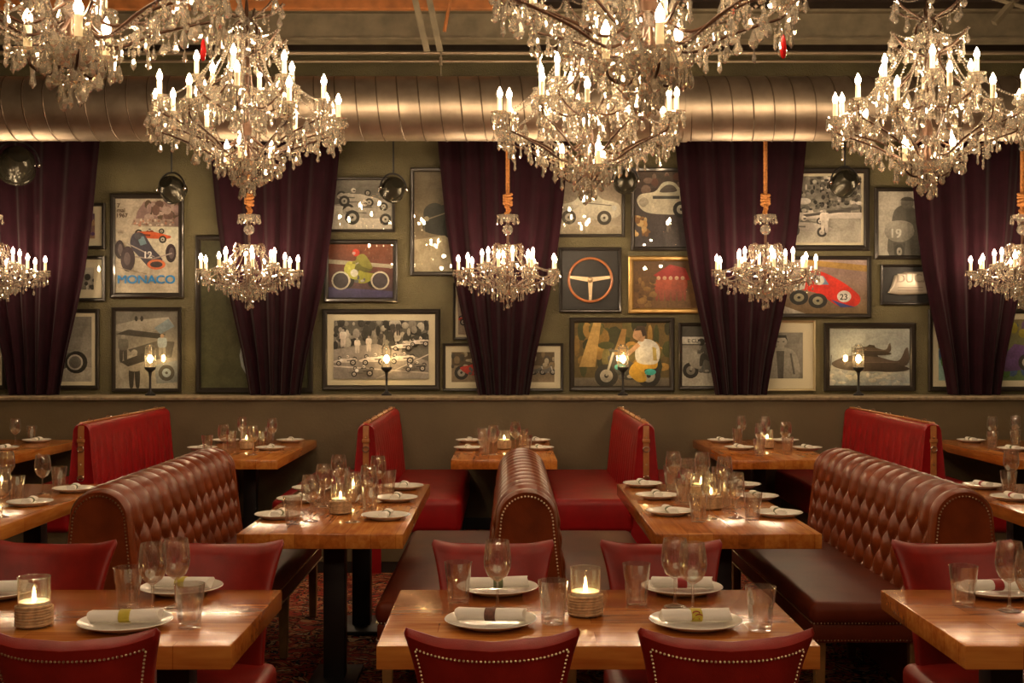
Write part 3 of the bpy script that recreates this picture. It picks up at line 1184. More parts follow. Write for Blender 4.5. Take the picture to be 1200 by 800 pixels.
def art_engine(A, t):
    A.rect(0, 0, 1, 1, (.012, .012, .012))
    w, h = A.w, A.h
    b_ = MB()
    outl = [(-.36, -.06), (-.30, .26), (-.12, .36), (.44, .36), (.46, -.16), (.30, -.26), (-.20, -.30), (-.42, -.24)]
    rows = []
    for s_, y in ((1, .008), (1, -.014), (.95, -.022), (.80, -.025)):
        rows.append([(x * w * s_, y, z * h * s_) for x, z in outl])
    b_.grid(rows, wrap=True, cap=True)
    cv = b_.build("engine_cover", M["alloy"], t, loc=(0, -0.018, 0), ang=50)
    cu = bpy.data.curves.new("lettering", 'FONT')
    cu.body = "DUCATI"
    cu.size = .105
    cu.extrude = .003
    cu.offset = .002
    o = bpy.data.objects.new("lettering", cu)
    col.objects.link(o)
    dg = bpy.context.evaluated_depsgraph_get()
    me = bpy.data.meshes.new_from_object(o.evaluated_get(dg))
    bpy.data.objects.remove(o)
    me.materials.clear()
    me.materials.append(M["alloy_dark"])
    put("raised_lettering", me, cv, (-.14, -.027, .02), (PI / 2, 0, 0))
    rb = MB()
    for z in (-.03, -.055):
        rb.rbox((-.13, -.029, z), (.09, -.024, z + .008))
    rb.build("cooling_fin", M["alloy_dark"], cv, False)


def art_planes(A, t):
    A.grad(0, 1, (.30, .34, .38), (.36, .38, .38))
    A.grad(0, .35, (.26, .30, .34), (.46, .46, .44))
    A.blobs(50, (0, 0, 1, .32), .05, [(.5, .48, .44), (.3, .32, .34), (.4, .4, .4)], 41, .5)

    def plane(x, y, L, c):
        H = L * A.w / A.h
        q = lambda a, b_: (x + a * L, y + b_ * H)
        A.smooth([q(-.52, 0), q(-.35, .09), q(-.1, .13), q(.1, .10), q(.38, .04), q(.48, .20), q(.52, .20), q(.50, -.02), q(.1, -.10), q(-.35, -.08)], c)
        A.poly([q(-.14, .11), q(-.06, .18), q(.08, .16), q(.12, .09)], tuple(v * .5 for v in c))
        A.smooth([q(-.25, -.02), q(.2, .02), q(.55, -.07), q(.2, -.11)], tuple(v * .6 for v in c))
        A.ell(*q(-.16, .02), .035 * L, tuple(v * 2.6 for v in c))
        A.line([q(-.40, .02), q(.40, .02)], .006, tuple(v * 1.7 for v in c))
        A.line([q(-.54, -.10), q(-.52, .12)], .006, tuple(v * .7 for v in c))
    plane(.52, .60, .46, (.08, .06, .045))
    plane(.50, .38, .92, (.075, .055, .045))


def art_green(A, t):
    A.grad(0, 1, (.10, .18, .07), (.20, .16, .08))
    A.rect(0, 0, .12, 1, (.30, .46, .45))
    A.blobs(50, (.0, .1, 1, .9), .05, [(.32, .28, .03), (.06, .16, .04), (.30, .10, .05), (.10, .06, .16), (.05, .10, .22)], 51, 1.2)
    A.poly([(.62, .3), (.8, .6), (1, .55), (1, .2), (.7, .15)], (.12, .06, .20))
    A.wheel(.93, .3, .09, (.03, .03, .03), (.5, .45, .4))


M["rimwood"] = mat("steering_rim_wood", (0.38, 0.14, 0.05), 0.3, var=0.2, coat=0.5)
M["spoke"] = mat("polished_spoke", (0.72, 0.56, 0.36), 0.25, metal=0.6)
M["alloy"] = mat("cast_alloy", (0.55, 0.50, 0.42), 0.35, metal=0.55)
M["alloy_dark"] = mat("cast_alloy_dark", (0.34, 0.30, 0.25), 0.4, metal=0.5)

picture(-72, 362, 8, 456, "framed photo peeking out at the left foot of the curtain beside the wheel photo", art_mono_small, mat_w=.05)
picture(66, 238, 124, 292, "small framed purple photo, upper of two beside the MONACO poster", art_purple, mat_w=.06, fw=.03)
picture(56, 300, 124, 353, "small white-matted monochrome crowd photo, lower of two beside the MONACO poster", art_mono_small, mat_w=.07, fw=.03)
picture(34, 362, 117, 456, "framed monochrome close-up of a motorcycle wheel beside the curtain", art_wheel, mat_w=.03)
picture(130, 227, 216, 349, "framed MONACO racing poster with blue lettering and two race cars", art_poster, fw=.045, name="framed_poster", cat="poster")
picture(132, 360, 213, 459, "framed monochrome pit lane photo under the MONACO poster", art_pit, fw=.032)
picture(230, 276, 367, 460, "large dark green framed panel half hidden behind a plum curtain", art_panel, fw=.045)
picture(385, 208, 463, 272, "framed monochrome photo of two open-wheel race cars above the motorcycle racer", art_two_cars, fw=.025)
picture(380, 281, 466, 354, "framed colour photo of a motorcycle racer in a red helmet", art_orange_bike, fw=.04)
picture(378, 362, 516, 457, "wide cream-matted monochrome photo of a race start", art_grid_start, fw=.045, mat_w=.055)
picture(481, 197, 556, 323, "tall framed photo of a dark vintage car", art_dark_car, fw=.035)
picture(531, 331, 582, 398, "small framed red car photo half behind the middle curtain", art_redsmall, fw=.022, mat_w=.02)
picture(519, 402, 660, 458, "long framed photo of parked motorcycles passing behind the middle curtain", art_wide_bikes, fw=.025, mat_w=.05)
picture(640, 198, 732, 278, "framed photo of a pale sports car above the steering wheel", art_white_car, fw=.028)
picture(739, 197, 818, 294, "framed photo of a white race car on a dark ground", art_white_car_dark, fw=.035)
picture(655, 290, 728, 366, "wood-rimmed steering wheel mounted in a black frame", art_board, fw=.028, name="framed_steering_wheel", cat="picture", glass=False)
picture(736, 300, 826, 367, "gold-framed photo of a crew in red", art_red_crew, frame="goldframe", fw=.045)
picture(667, 372, 790, 458, "framed colour photo of a man in a white shirt riding a motorcycle", art_moto_man, fw=.045)
picture(795, 378, 862, 456, "framed monochrome photo of a leaning motorcycle racer under a banner", art_banner_bike, fw=.03)
picture(874, 375, 955, 458, "champagne-framed monochrome portrait of a man in a jacket", art_jacket_man, frame="silverframe", fw=.022, mat_w=.085)
picture(902, 197, 1018, 294, "framed monochrome photo of a crowded grandstand", art_stand, fw=.05, mat_w=.02)
picture(900, 300, 1020, 372, "framed colour photo of a red race car numbered 23", art_red_racer, fw=.035)
picture(1024, 220, 1092, 304, "framed sepia photo of motorcycle number 19", art_nineteen, fw=.035)
picture(1031, 310, 1104, 357, "silver engine cover mounted in a black frame", art_engine, fw=.022, name="framed_engine_cover", cat="picture", glass=False)
picture(965, 378, 1072, 458, "framed photo of two fighter planes in flight", art_planes, fw=.05)
picture(1087, 362, 1222, 458, "large bright green framed picture partly behind the curtain beside the planes", art_green, fw=.04, mat_w=.05)


# ------------------------------------------------------------------ ledge lamps
def ledge_lamp(px, label):
    D = 10.52
    x = (px - CX) * D / F
    t = thing("table_lamp", label, "lamp", (x, D, LZ), 0, "caged lamps on the ledge")
    b = MB()
    b.lathe([(1e-4, 0), (.045, 0), (.045, .012), (.02, .03), (.010, .045), (.010, .16), (.016, .20), (.045, .225), (.048, .245), (1e-4, .246)], 20)
    b.build("stand", M["black"], t)
    g = MB()
    g.lathe([(.044, .245), (.046, .26), (.046, .40), (.040, .425), (.018, .435), (1e-4, .436)], 20)
    g.build("glass_shade", M["jarglass"], t)
    c = MB()
    for k in range(4):
        a = PI / 4 + k * PI / 2
        c.tube([(.05 * math.cos(a), .05 * math.sin(a), .245), (.05 * math.cos(a), .05 * math.sin(a), .41), (.02 * math.cos(a), .02 * math.sin(a), .445)], .0022, 5)
    for z in (.29, .35, .405):
        c.tube([(.05 * math.cos(2 * PI * k / 20), .05 * math.sin(2 * PI * k / 20), z) for k in range(21)], .002, 5, False)
    c.build("wire_cage", M["black"], t)
    MB().ball((0, 0, .315), .021, 12, 8, 1.6).build("glowing_bulb", M["filament"], t)


ledge_lamp(176, "small caged lamp on the ledge before the pit lane photo")
ledge_lamp(453, "small caged lamp on the ledge before the race start photo")
ledge_lamp(730, "small caged lamp on the ledge before the motorcycling man photo")
ledge_lamp(1006, "small caged lamp on the ledge before the fighter planes photo")


# ------------------------------------------------------------------ stage spotlights under the duct
def spot(px, py, r, yaw, pitch, label):
    D = 10.24
    c = P(px, py, D)
    t = thing("stage_spotlight", label, "spotlight", c, yaw, "stage spotlights")
    R = r * D / F
    b = MB()
    prof = [(1e-4, -R * 1.0), (R * .55, -R * .92), (R * .86, -R * .55), (R * .98, -.1 * R), (R, R * .4), (R * 1.05, R * .45), (R * 1.05, R * .62), (R * .95, R * .62)]
    b.lathe(prof, 28)
    h = b.build("housing", M["lampmetal"], t)
    h.rotation_euler = (math.radians(-90) - pitch, 0, 0)
    MB().lathe([(1e-4, R * .72), (R * .5, R * .68), (R * .96, R * .55)], 28).build("lens", M["lens"], h)
    y = MB()
    y.tube([(R * 1.18 * math.cos(a), 0, R * 1.25 * math.sin(a)) for a in [PI * k / 18 for k in range(19)]], .008, 6)
    y.build("yoke", M["black"], t)
    for s_ in (-1, 1):
        MB().ball((s_ * R * 1.16, 0, 0), .020, 10, 6).build("clamp_knob", M["chrome"], t)
    MB().tube([(0, 0, R * 1.25), (0, 0, 3.58 - c.z)], .008, 6).build("hanging_rod", M["black"], t)


for k, (y, z) in enumerate(((9.95, 3.55), (10.24, 3.60))):
    tag(MB().tube([(-XR, y, z), (XR, y, z)], .022, 10).build("support_rail", M["black"]),
        ("black rail behind the duct carrying the roped chandeliers", "black rail behind the duct carrying the stage spotlights")[k], "rail", "rails behind the duct")

spot(20, 192, 21, .5, .5, "dark stage spotlight in front of the leftmost curtain")
spot(201, 221, 15, -.3, .5, "dark stage spotlight above the MONACO poster")
spot(461, 221, 14, .5, .45, "dark stage spotlight beside the two race cars photo")
spot(733, 212, 13, 0, .5, "dark stage spotlight above the framed steering wheel")
spot(990, 214, 15, .2, .5, "dark stage spotlight before the grandstand photo")


# ------------------------------------------------------------------ tables
def make_table(name, L, W, ped, label, cat, loc, rotz, group):
    """L along local x"""
    t = thing(name, label, cat, loc, rotz, group)
    MB().rbox((-L / 2, -W / 2, TOP - .066), (L / 2, W / 2, TOP), .004, 2).build("tabletop", M["wood"], t, ang=30)
    for px in ped:
        pd = MB().rbox((px - .05, -.05, .02), (px + .05, .05, TOP - .085), .006).build("pedestal", M["black"], t)
        MB().rbox((px - .20, -.112, 0), (px + .20, .112, .022), .006).build("base_plate", M["black"], pd)
        MB().rbox((px - .15, -.15, TOP - .086), (px + .15, .15, TOP - .066), .003).build("top_plate", M["black"], pd)
    return t


FD0, FD1 = 3.35, 4.11
FY = (FD0 + FD1) / 2
front_tabs = {'FL': (-1.367, "left"), 'FC': (.251, "middle"), 'FR': (1.868, "right")}
make_table("dining_table", 1.22, .76, (-.36, .36), "varnished wooden table with one candle set before the left tufted booth", "table", (-1.367, FY, 0), 0, "foreground dining tables")
make_table("dining_table", 1.22, .76, (-.36, .36), "varnished wooden table with four red chairs in front of the middle tufted booth", "table", (.251, FY, 0), 0, "foreground dining tables")
make_table("dining_table", 1.22, .76, (-.36, .36), "varnished wooden table set before the right tufted booth", "table", (1.868, FY, 0), 0, "foreground dining tables")
MY = (5.30 + 7.16) / 2
for x, lb in ((-.812, "long wooden table between the left and middle tufted booths"), (1.007, "long wooden table between the middle and right tufted booths"),
              (-2.645, "long wooden table cut by the left picture edge beside the left tufted booth"), (2.87, "long wooden table cut by the right picture edge beside the right tufted booth")):
    make_table("dining_table", 1.86, .724, (-.45, .62), lb, "table", (x, MY, 0), PI / 2, "long tables between the booths")
BY = (8.6 + 10.38) / 2
for x, lb in ((-1.99, "wooden wall table with candle behind the left tufted booth"), (-.02, "wooden wall table centred behind the middle tufted booth"),
              (1.955, "wooden wall table behind the long right centre table"), (-3.99, "wooden wall table at the far left edge of the half wall"),
              (3.96, "wooden wall table at the far right edge of the half wall")):
    make_table("dining_table", 1.78, .75, (.0,), lb, "table", (x, BY, 0), PI / 2, "tables along the half wall")


# ------------------------------------------------------------------ dining chairs
def backrest_mb():
    b = MB()
    rows = []
    V = 26
    seg = 44
    z0, H = .40, .468
    for i in range(V + 1):
        v = i / V
        shrink = 1.0
        if v > .945:
            q = (v - .945) / .055
            shrink = math.sqrt(max(0.0, 1 - q * q)) * .92 + .08
        w = .172 + .055 * v ** 3
        th = (.034 + .010 * math.sin(PI * min(1, v * 1.1))) * shrink
        lean = -.02 - .105 * v - .03 * v * v
        row = []
        for j in range(seg):
            a = 2 * PI * j / seg
            ca, sa = math.cos(a), math.sin(a)
            e = .34
            ux = math.copysign(abs(ca) ** e, ca)
            uy = math.copysign(abs(sa) ** .7, sa)
            x = ux * (w - .014 * (1 - shrink))
            u = x / w
            y = lean + uy * th + .060 * u * u - .012 + (.014 * v ** 3) * abs(u) ** 6 * -1
            z = z0 + H * v + .030 * v * u * u * abs(u) - .004 * v
            row.append((x, y, z))
        rows.append(row)
    b.grid(rows, wrap=True, cap=True)
    return b, rows


def nail_row(pts, r=.0042, sp=.014):
    b = MB()
    d = 0
    last = None
    for p in pts:
        p = Vector(p)
        if last is None or (p - last).length >= sp:
            b.ball(p, r, 6, 4)
            last = p
    return b


def make_chair():
    t = thing("dining_chair", "x", "chair", (0, 0, 0), 0, "red leather dining chairs")
    bm_, rows = backrest_mb()
    bo = bm_.build("backrest", M["chairleather"], t, ang=60)
    # nailhead border on the outside of the back (faces -y)
    pts = []

    def surf(u, v):
        lean = -.02 - .105 * v - .03 * v * v
        w = .172 + .055 * v ** 3
        th = .034 + .010 * math.sin(PI * min(1, v * 1.1))
        return Vector((u * w, lean - th * (1 - abs(u) ** 5.88) ** .35 + .060 * u * u - .012 - .014 * v ** 3 * abs(u) ** 6 - .001, .396 + .468 * v + .030 * v * u * u * abs(u)))
    for k in range(240):
        pts.append(surf(-.90, .05 + .855 * k / 239))
    for k in range(400):
        pts.append(surf(-.90 + 1.80 * k / 399, .905))
    for k in range(240):
        pts.append(surf(.90, .905 - .855 * k / 239))
    nail_row(pts, .0038, .0100).build("nailhead_trim", M["brass"], bo)
    b = MB().rbox((-.215, -.03, .375), (.215, .42, .475), .035, 4)
    b.build("seat", M["chairleather"], t, ang=60)
    MB().rbox((-.205, -.02, .34), (.205, .41, .376), .006).build("seat_rail", M["chairleather"], t)
    for x, y, dx, dy in ((-.185, .385, -.0, .02), (.185, .385, .0, .02), (-.18, .0, -.0, -.07), (.18, .0, .0, -.07)):
        MB().tube([(x, y, .35), (x + dx * .5, y + dy * .5, .17), (x + dx, y + dy, 0)], [.022, .019, .014], 8).build("leg", M["legwood"], t)
    return t


chair = make_chair()
index_kids()
CH = []
NEARY, FARY = 3.16, 4.27
chairs = [(-.037, NEARY, 0, "near red leather chair with nailhead back at the middle front table, facing its brown-banded napkin"),
          (.546, NEARY, 0, "near red leather chair with nailhead back at the middle front table, facing its yellow-banded napkin"),
          (-1.085, NEARY, 0, "near red leather chair with nailhead back at the left front table"),
          (-.05, FARY, PI, "red leather chair facing the camera between the middle front table and middle booth end"),
          (.553, FARY, PI, "red leather chair facing the camera before the long table right of the middle booth"),
          (-1.02, FARY, PI, "red leather chair facing the camera behind the two wine glasses of the left front table"),
          (-1.62, FARY, PI, "red leather chair facing the camera behind the candle of the left front table"),
          (1.60, FARY, PI, "red leather chair facing the camera behind the right front table")]
for i, (x, y, r, lb) in enumerate(chairs):
    if i == 0:
        chair.location = (x, y, 0)
        chair["label"] = lb
    else:
        clone(chair, lb, (x, y, 0), r)


# ------------------------------------------------------------------ booths
def arch_profile(z0, ztop, hw0, hw1, n=60, extra=None):
    """open profile from left foot over a round top to right foot: list of (x,z)"""
    pts = []
    zs = ztop - hw1
    nside = 24
    for i in range(nside):
        t_ = i / nside
        pts.append((-(hw0 + (hw1 - hw0) * (t_ ** .8)), z0 + (zs - z0) * t_))
    for i in range(25):
        a = PI - PI * i / 24
        pts.append((hw1 * math.cos(a), zs + hw1 * math.sin(a)))
    for i in range(nside - 1, -1, -1):
        t_ = i / nside
        pts.append(((hw0 + (hw1 - hw0) * (t_ ** .8)), z0 + (zs - z0) * t_))
    return pts


def resample(pts, n):
    d = [0]
    for a, b_ in zip(pts, pts[1:]):
        d.append(d[-1] + math.dist(a, b_))
    out = []
    j = 0
    for i in range(n):
        s = d[-1] * i / (n - 1)
        while j < len(d) - 2 and d[j + 1] < s:
            j += 1
        t_ = (s - d[j]) / max(1e-9, d[j + 1] - d[j])
        out.append((pts[j][0] + (pts[j + 1][0] - pts[j][0]) * t_, pts[j][1] + (pts[j + 1][1] - pts[j][1]) * t_))
    return out, d[-1]


def tufted_back(parent, prof, y0, y1, disp, m, name="backrest", ns=110, ny=170):
    pr, Ls = resample(prof, ns)
    nrm = []
    for i in range(ns):
        a, c = pr[max(0, i - 1)], pr[min(ns - 1, i + 1)]
        dx, dz = c[0] - a[0], c[1] - a[1]
        l = math.hypot(dx, dz)
        nrm.append((-dz / l, dx / l))
    rows = []
    for k in range(ny + 1):
        y = y0 + (y1 - y0) * k / ny
        row = []
        for i in range(ns):
            s = Ls * (i / (ns - 1) - .5)
            h = disp(s, y - y0, Ls)
            ed = min(1, min(k, ny - k) / 4)
            h *= ed
            row.append((pr[i][0] + nrm[i][0] * h, y, pr[i][1] + nrm[i][1] * h))
        rows.append(row)
    b = MB()
    b.grid(rows, wrap=True, cap=True)
    return b.build(name, m, parent, ang=80)


def end_panel(parent, prof, y0, y1, m, name="end_panel"):
    b = MB()
    n = len(prof)
    cx_ = 0
    cz = sum(p[1] for p in prof) / n

    def ringy(s, y):
        return [((p[0]) * s, y, cz + (p[1] - cz) * (1 - (1 - s) * .6)) for p in prof]
    rows = [ringy(1.0, y1), ringy(1.03, y1 - (y1 - y0) * .3), ringy(1.02, y0 + (y1 - y0) * .25), ringy(.95, y0), ringy(.82, y0 + .004)]
    b.grid(rows, wrap=True, cap=True)
    return b.build(name, m, parent, ang=50)


def make_brown(label, loc):
    t = thing("tufted_booth", label, "booth", loc, 0, "brown tufted double booths")
    Y0, Y1 = 0.0, 2.02
    prof = arch_profile(.40, .968, .175, .118)

    def disp(s, y, Ls):
        p_ = (y / .155 + s / .20)
        q_ = (y / .155 - s / .20)
        h = (abs(math.sin(PI * p_)) * abs(math.sin(PI * q_))) ** .45
        g = .80 * abs(math.sin(PI * y / .155)) ** .4
        k = min(1, max(0, (abs(s) - .165) / .06))
        return .040 * (g + (h - g) * k) - .012
    bk = tufted_back(t, prof, Y0 + .05, Y1 - .03, disp, M["brownleather"])
    bt = MB()
    pr, Ls = resample(prof, 400)
    for i in range(-14, 28):
        for j in range(-9, 10):
            # fold crossings, where p and q are whole numbers
            yy, ss = .155 * (i + j) / 2, .20 * (i - j) / 2
            if .06 < yy < 1.9 and .18 < abs(ss) < Ls / 2 - .05:
                k = int((ss / Ls + .5) * 399)
                bt.ball((pr[k][0] * .985, Y0 + .05 + yy, pr[k][1] - .004), .009, 6, 4)
    bt.build("tufting_button", M["seatleather"], bk)
    ep = end_panel(t, [(x * 1.06, .10 + (z - .40) * (.895 / .568)) if False else (x * 1.06, z + .006 * (z - .4)) for x, z in prof], Y0 - .012, Y0 + .06, M["brownleather"])
    # nailhead arch
    pts, L2 = resample([(x * .93, .405 + (z - .40) * .955) for x, z in prof], 500)
    nail_row([(x, Y0 - .012, z) for x, z in pts], .0042, .0145).build("nailhead_trim", M["brass"], ep)
    end_panel(t, [(x * 1.05, z) for x, z in prof], Y1 - .035, Y1 + .01, M["brownleather"], "rear_end_panel")
    for s in (-1, 1):
        xa, xb = sorted((s * .13, s * .645))
        st = MB().rbox((xa, Y0 + .0, .395), (xb, Y1, .495), .040, 5).build("seat", M["seatleather"], t, ang=60)
        MB().rbox((min(s * .15, s * .635), Y0 + .008, .325), (max(s * .15, s * .635), Y1 - .01, .40), .006).build("seat_apron", M["seatleather"], st)
        pts = []
        for z in (.408, .336):
            pts = [(s * (.15 + .485 * k / 200), Y0 + .004, z) for k in range(201)] + [(s * .638, Y0 + .01 + (Y1 - .02) * k / 600, z) for k in range(601)]
            nail_row(pts, .0036, .0125).build("nailhead_trim", M["brass"], st)
        for y in (Y0 + .06, (Y0 + Y1) / 2, Y1 - .08):
            for x in (.19, .595):
                MB().rbox((s * x - .024, y - .024, 0), (s * x + .024, y + .024, .33), .004, 1, .8).build("leg", M["legwood"], t)
    # plinth under the backrest
    MB().rbox((-.15, Y0 + .03, .05), (.15, Y1 - .03, .41)).build("back_base", M["seatleather"], t, False)
    for y in (Y0 + .05, Y1 - .1):
        for x in (-.12, .12):
            MB().rbox((x - .02, y - .01, 0), (x + .02, y + .03, .052)).build("leg", M["legwood"], t, False)
    return t


BFY = 5.16
bb = make_brown("brown tufted leather booth with nailheads between the two long centre tables", (.085, BFY, 0))
index_kids()
clone(bb, "brown tufted leather booth with nailheads behind the left front table", (-1.722, BFY, 0))
clone(bb, "brown tufted leather booth with nailheads behind the right front table", (1.93, BFY, 0))


def make_red(label, loc):
    t = thing("channel_booth", label, "booth", loc, 0, "bright red wall booths")
    Y0, Y1 = 0.0, 10.40 - 8.40
    prof = arch_profile(.42, 1.035, .112, .055)

    def disp(s, y, Ls):
        side = min(1, max(0, (abs(s) - .10) / .10))
        return side * (.020 * abs(math.sin(PI * y / .145)) ** .5 - .006)
    tufted_back(t, prof, Y0 + .03, Y1, disp, M["redleather"], ns=70, ny=160)
    ep = end_panel(t, [(x * 1.06, z) for x, z in prof], Y0 - .01, Y0 + .05, M["redleather"])
    # tan strap over the end, with rings and a buckle
    b = MB()
    zz = [1.046, 1.03, 1.0, .93, .86, .78, .70, .66]
    yo = [Y0 + .03, Y0 - .006, Y0 - .016, Y0 - .017, Y0 - .017, Y0 - .017, Y0 - .017, Y0 - .016]
    rows = []
    for z, y in zip(zz, yo):
        rows.append([(-.020, y, z), (.020, y, z), (.020, y + .007, z - .003), (-.020, y + .007, z - .003)])
    b.grid(rows, wrap=True, cap=True)
    st = b.build("end_strap", M["tan"], t)
    for z in (.86, .66):
        MB().tube([(.022 * math.cos(2 * PI * k / 18), Y0 - .022, z + .018 * math.sin(2 * PI * k / 18)) for k in range(19)], .0032, 6, False).build("buckle_ring", M["chrome"], st)
    rb = MB()
    for z in (.94, .755, .60):
        rb.ball((0, Y0 - .021, z), .006, 8, 5)
    rb.build("rivet", M["brass"], st)
    MB().rbox((-.026, Y0 - .024, .905), (.026, Y0 - .008, .93), .003).build("strap_keeper", M["tan"], st)
    tr = MB()
    tr.rbox((-.018, Y0 + .02, 1.032), (.018, Y1 - .01, 1.044), .004)
    tp = tr.build("top_strap", M["tan"], t)
    for k in range(5):
        y = Y0 + .18 + k * .40
        MB().tube([(.02 * math.cos(2 * PI * q / 14), y, 1.046 + .012 * math.sin(2 * PI * q / 14)) for q in range(15)], .003, 6, False).build("buckle_ring", M["chrome"], tp)
    for s in (-1, 1):
        xa, xb = sorted((s * .085, s * .655))
        st = MB().rbox((xa, Y0 - .0, .28), (xb, Y1, .515), .045, 5).build("seat", M["redleather"], t, ang=60)
        xa, xb = sorted((s * .06, s * .60))
        bs = MB().rbox((xa, Y0 + .04, .08), (xb, Y1, .30)).build("seat_base", M["dado"], t, False)
        MB().rbox((xa + .004, Y0 + .05, .0), (xb - .004, Y1, .085)).build("kick_plate", M["black"], bs, False)
    MB().rbox((-.10, Y0 + .03, .0), (.10, Y1, .44)).build("back_base", M["redleather"], t, False)
    return t


RFY = 8.40
rb_ = make_red("bright red leather booth with tan strap between the left wall table and centre wall table", (-.968, RFY, 0))
index_kids()
clone(rb_, "bright red leather booth with tan strap behind the long right centre table", (.957, RFY, 0))
clone(rb_, "bright red leather booth with tan strap rising behind the left tufted booth", (-2.925, RFY, 0))
clone(rb_, "bright red leather booth with tan strap rising behind the right tufted booth", (2.93, RFY, 0))


# ------------------------------------------------------------------ tableware prototypes
def flutes(n, z0, z1, amt):
    def f(a, z):
        if z < z0 or z > z1:
            return 1.0
        return 1 - amt * abs(math.sin(n * a / 2))
    return f


def plate_mb(r):
    return MB().lathe([(1e-4, .004), (r * .52, .004), (r * .60, .0), (r * .66, .004), (r * .97, .020), (r, .0225), (r * .985, .0245), (r * .68, .0095), (r * .60, .0075), (1e-4, .0075)], 44)


def plate_mesh(r):
    return plate_mb(r).mesh("plate", M["china"], ang=60)


PL_F, PL_M = plate_mesh(.136), plate_mesh(.115)


def tumbler_mesh():
    b = MB()
    prof = [(1e-4, .002), (.031, .0), (.034, .004), (.0355, .03), (.0385, .075), (.0395, .080), (.041, .09), (.0445, .124), (.045, .128), (.0438, .1285), (.0428, .122),
            (.0392, .09), (.0368, .075), (.033, .03), (.031, .014), (1e-4, .012)]
    b.lathe(prof, 40, rmod=lambda a, z: (1 - .085 * abs(math.sin(5 * a))) if .004 <= z <= .079 else 1.0)
    return b.mesh("water_tumbler", M["tableglass"], ang=25)


def wine_mesh():
    prof = [(1e-4, .001), (.034, .0), (.0355, .002), (.030, .005), (.010, .010), (.0045, .018), (.0038, .05), (.0042, .088), (.012, .092), (.030, .106), (.0415, .130), (.0440, .150),
            (.0415, .182), (.0360, .215), (.0354, .2165), (.0348, .215), (.0402, .182), (.0427, .150), (.0402, .131), (.029, .109), (.012, .096), (1e-4, .094)]
    return MB().lathe(prof, 32).mesh("wine_glass", M["tableglass"], ang=60)


TUMB, WINE = tumbler_mesh(), wine_mesh()


def napkin_meshes():
    b = MB()
    rows = []
    L, n, seg = .20, 22, 18
    for i in range(n + 1):
        t_ = i / n
        x = -L / 2 + L * t_
        pinch = 1 - .10 * math.exp(-((t_ - .5) / .10) ** 2)
        flare = 1 + .10 * abs(2 * t_ - 1) ** 3
        row = []
        for j in range(seg):
            a = 2 * PI * j / seg
            wob = 1 + .05 * math.sin(3 * a + 5 * t_) + .03 * math.sin(7 * a)
            row.append((x + (.004 * math.sin(2 * a) if i in (0, n) else 0), .030 * pinch * flare * math.cos(a) * wob, .0185 + .0175 * pinch * math.sin(a) * wob))
        rows.append(row)
    b.grid(rows, wrap=True, cap=True)
    me = b.mesh("linen_roll", M["linen"], ang=70)
    r = MB()
    rows = []
    for x, k in ((-.016, 1.02), (-.015, 1.10), (.015, 1.10), (.016, 1.02)):
        rows.append([(x, .0285 * k * math.cos(2 * PI * j / 24), .0185 + .0172 * k * math.sin(2 * PI * j / 24)) for j in range(24)])
    r.grid(rows, wrap=True, cap=True)
    return me, r


NAPK, BAND = napkin_meshes()
BANDS = {k: BAND.mesh("napkin_band", M[k]) for k in ("bandbrown", "bandyellow", "bandred", "bandgreen", "bandblue")}
SW = MB()
for k in range(3):
    SW.tube([(.010 * math.cos(a) - .004 + .008 * (k % 2), -.030 + .0002, .012 + k * .009 + .006 * math.sin(a)) for a in [PI * q / 8 for q in range(9)]], .0016, 4)
SWIRL = SW.mesh("band_swirl", M["bandred"])

PLACED = []


def settle(p, r, keep=False):
    """slide a piece along the table until it no longer touches its neighbours"""
    for _ in range(40):
        hit = False
        for q, rq in PLACED:
            d = Vector((p.x - q.x, p.y - q.y, 0))
            m_ = r + rq + .003
            if d.length < m_ and abs(p.z - q.z) < .05:
                if d.length < 1e-4:
                    d = Vector((1, 0, 0))
                p = p + d.normalized() * (m_ - d.length + .001)
                hit = True
        if not hit:
            break
    PLACED.append((p.copy(), r))
    return p



def plate(px, py, where, big=False):
    p = settle(onz(px, py), .137 if big else .116)
    o = put("dinner_plate", PL_F if big else PL_M, None, p, (0, 0, random.uniform(0, 3)))
    tag(o, "white plate " + where, "plate", "white dinner plates")
    return p


def napkin(p, where, along_x, band="bandgreen", big=False, swirl=False, bname=None):
    z = TOP + (.0158 if big else .0118)
    t = thing("napkin_roll", "rolled napkin " + where, "napkin", (p.x, p.y, z), (0 if along_x else PI / 2) + random.uniform(-.15, .15), "rolled napkins on plates")
    s = 1.0 if big else .72
    t.scale = (s, s, s * (1 if big else 1.15))
    put("linen_roll", NAPK, t)
    bd = put("napkin_band", BANDS[band], t)
    if swirl:
        put("band_pattern", SWIRL, bd)


def tumbler(px, py, where):
    o = put("water_tumbler", TUMB, None, settle(onz(px, py), .046), (0, 0, random.uniform(0, 3)))
    tag(o, "fluted tumbler " + where, "tumbler", "fluted water tumblers")


def wine(px, py, where, s=1.0, gap=.0400):
    o = put("wine_glass", WINE, None, settle(onz(px, py), gap), (0, 0, 0), s)
    tag(o, "wine glass " + where, "wine glass", "stemmed wine glasses")


CG = dict(
    wrap=None, glass=None, wax=None, flame=None)


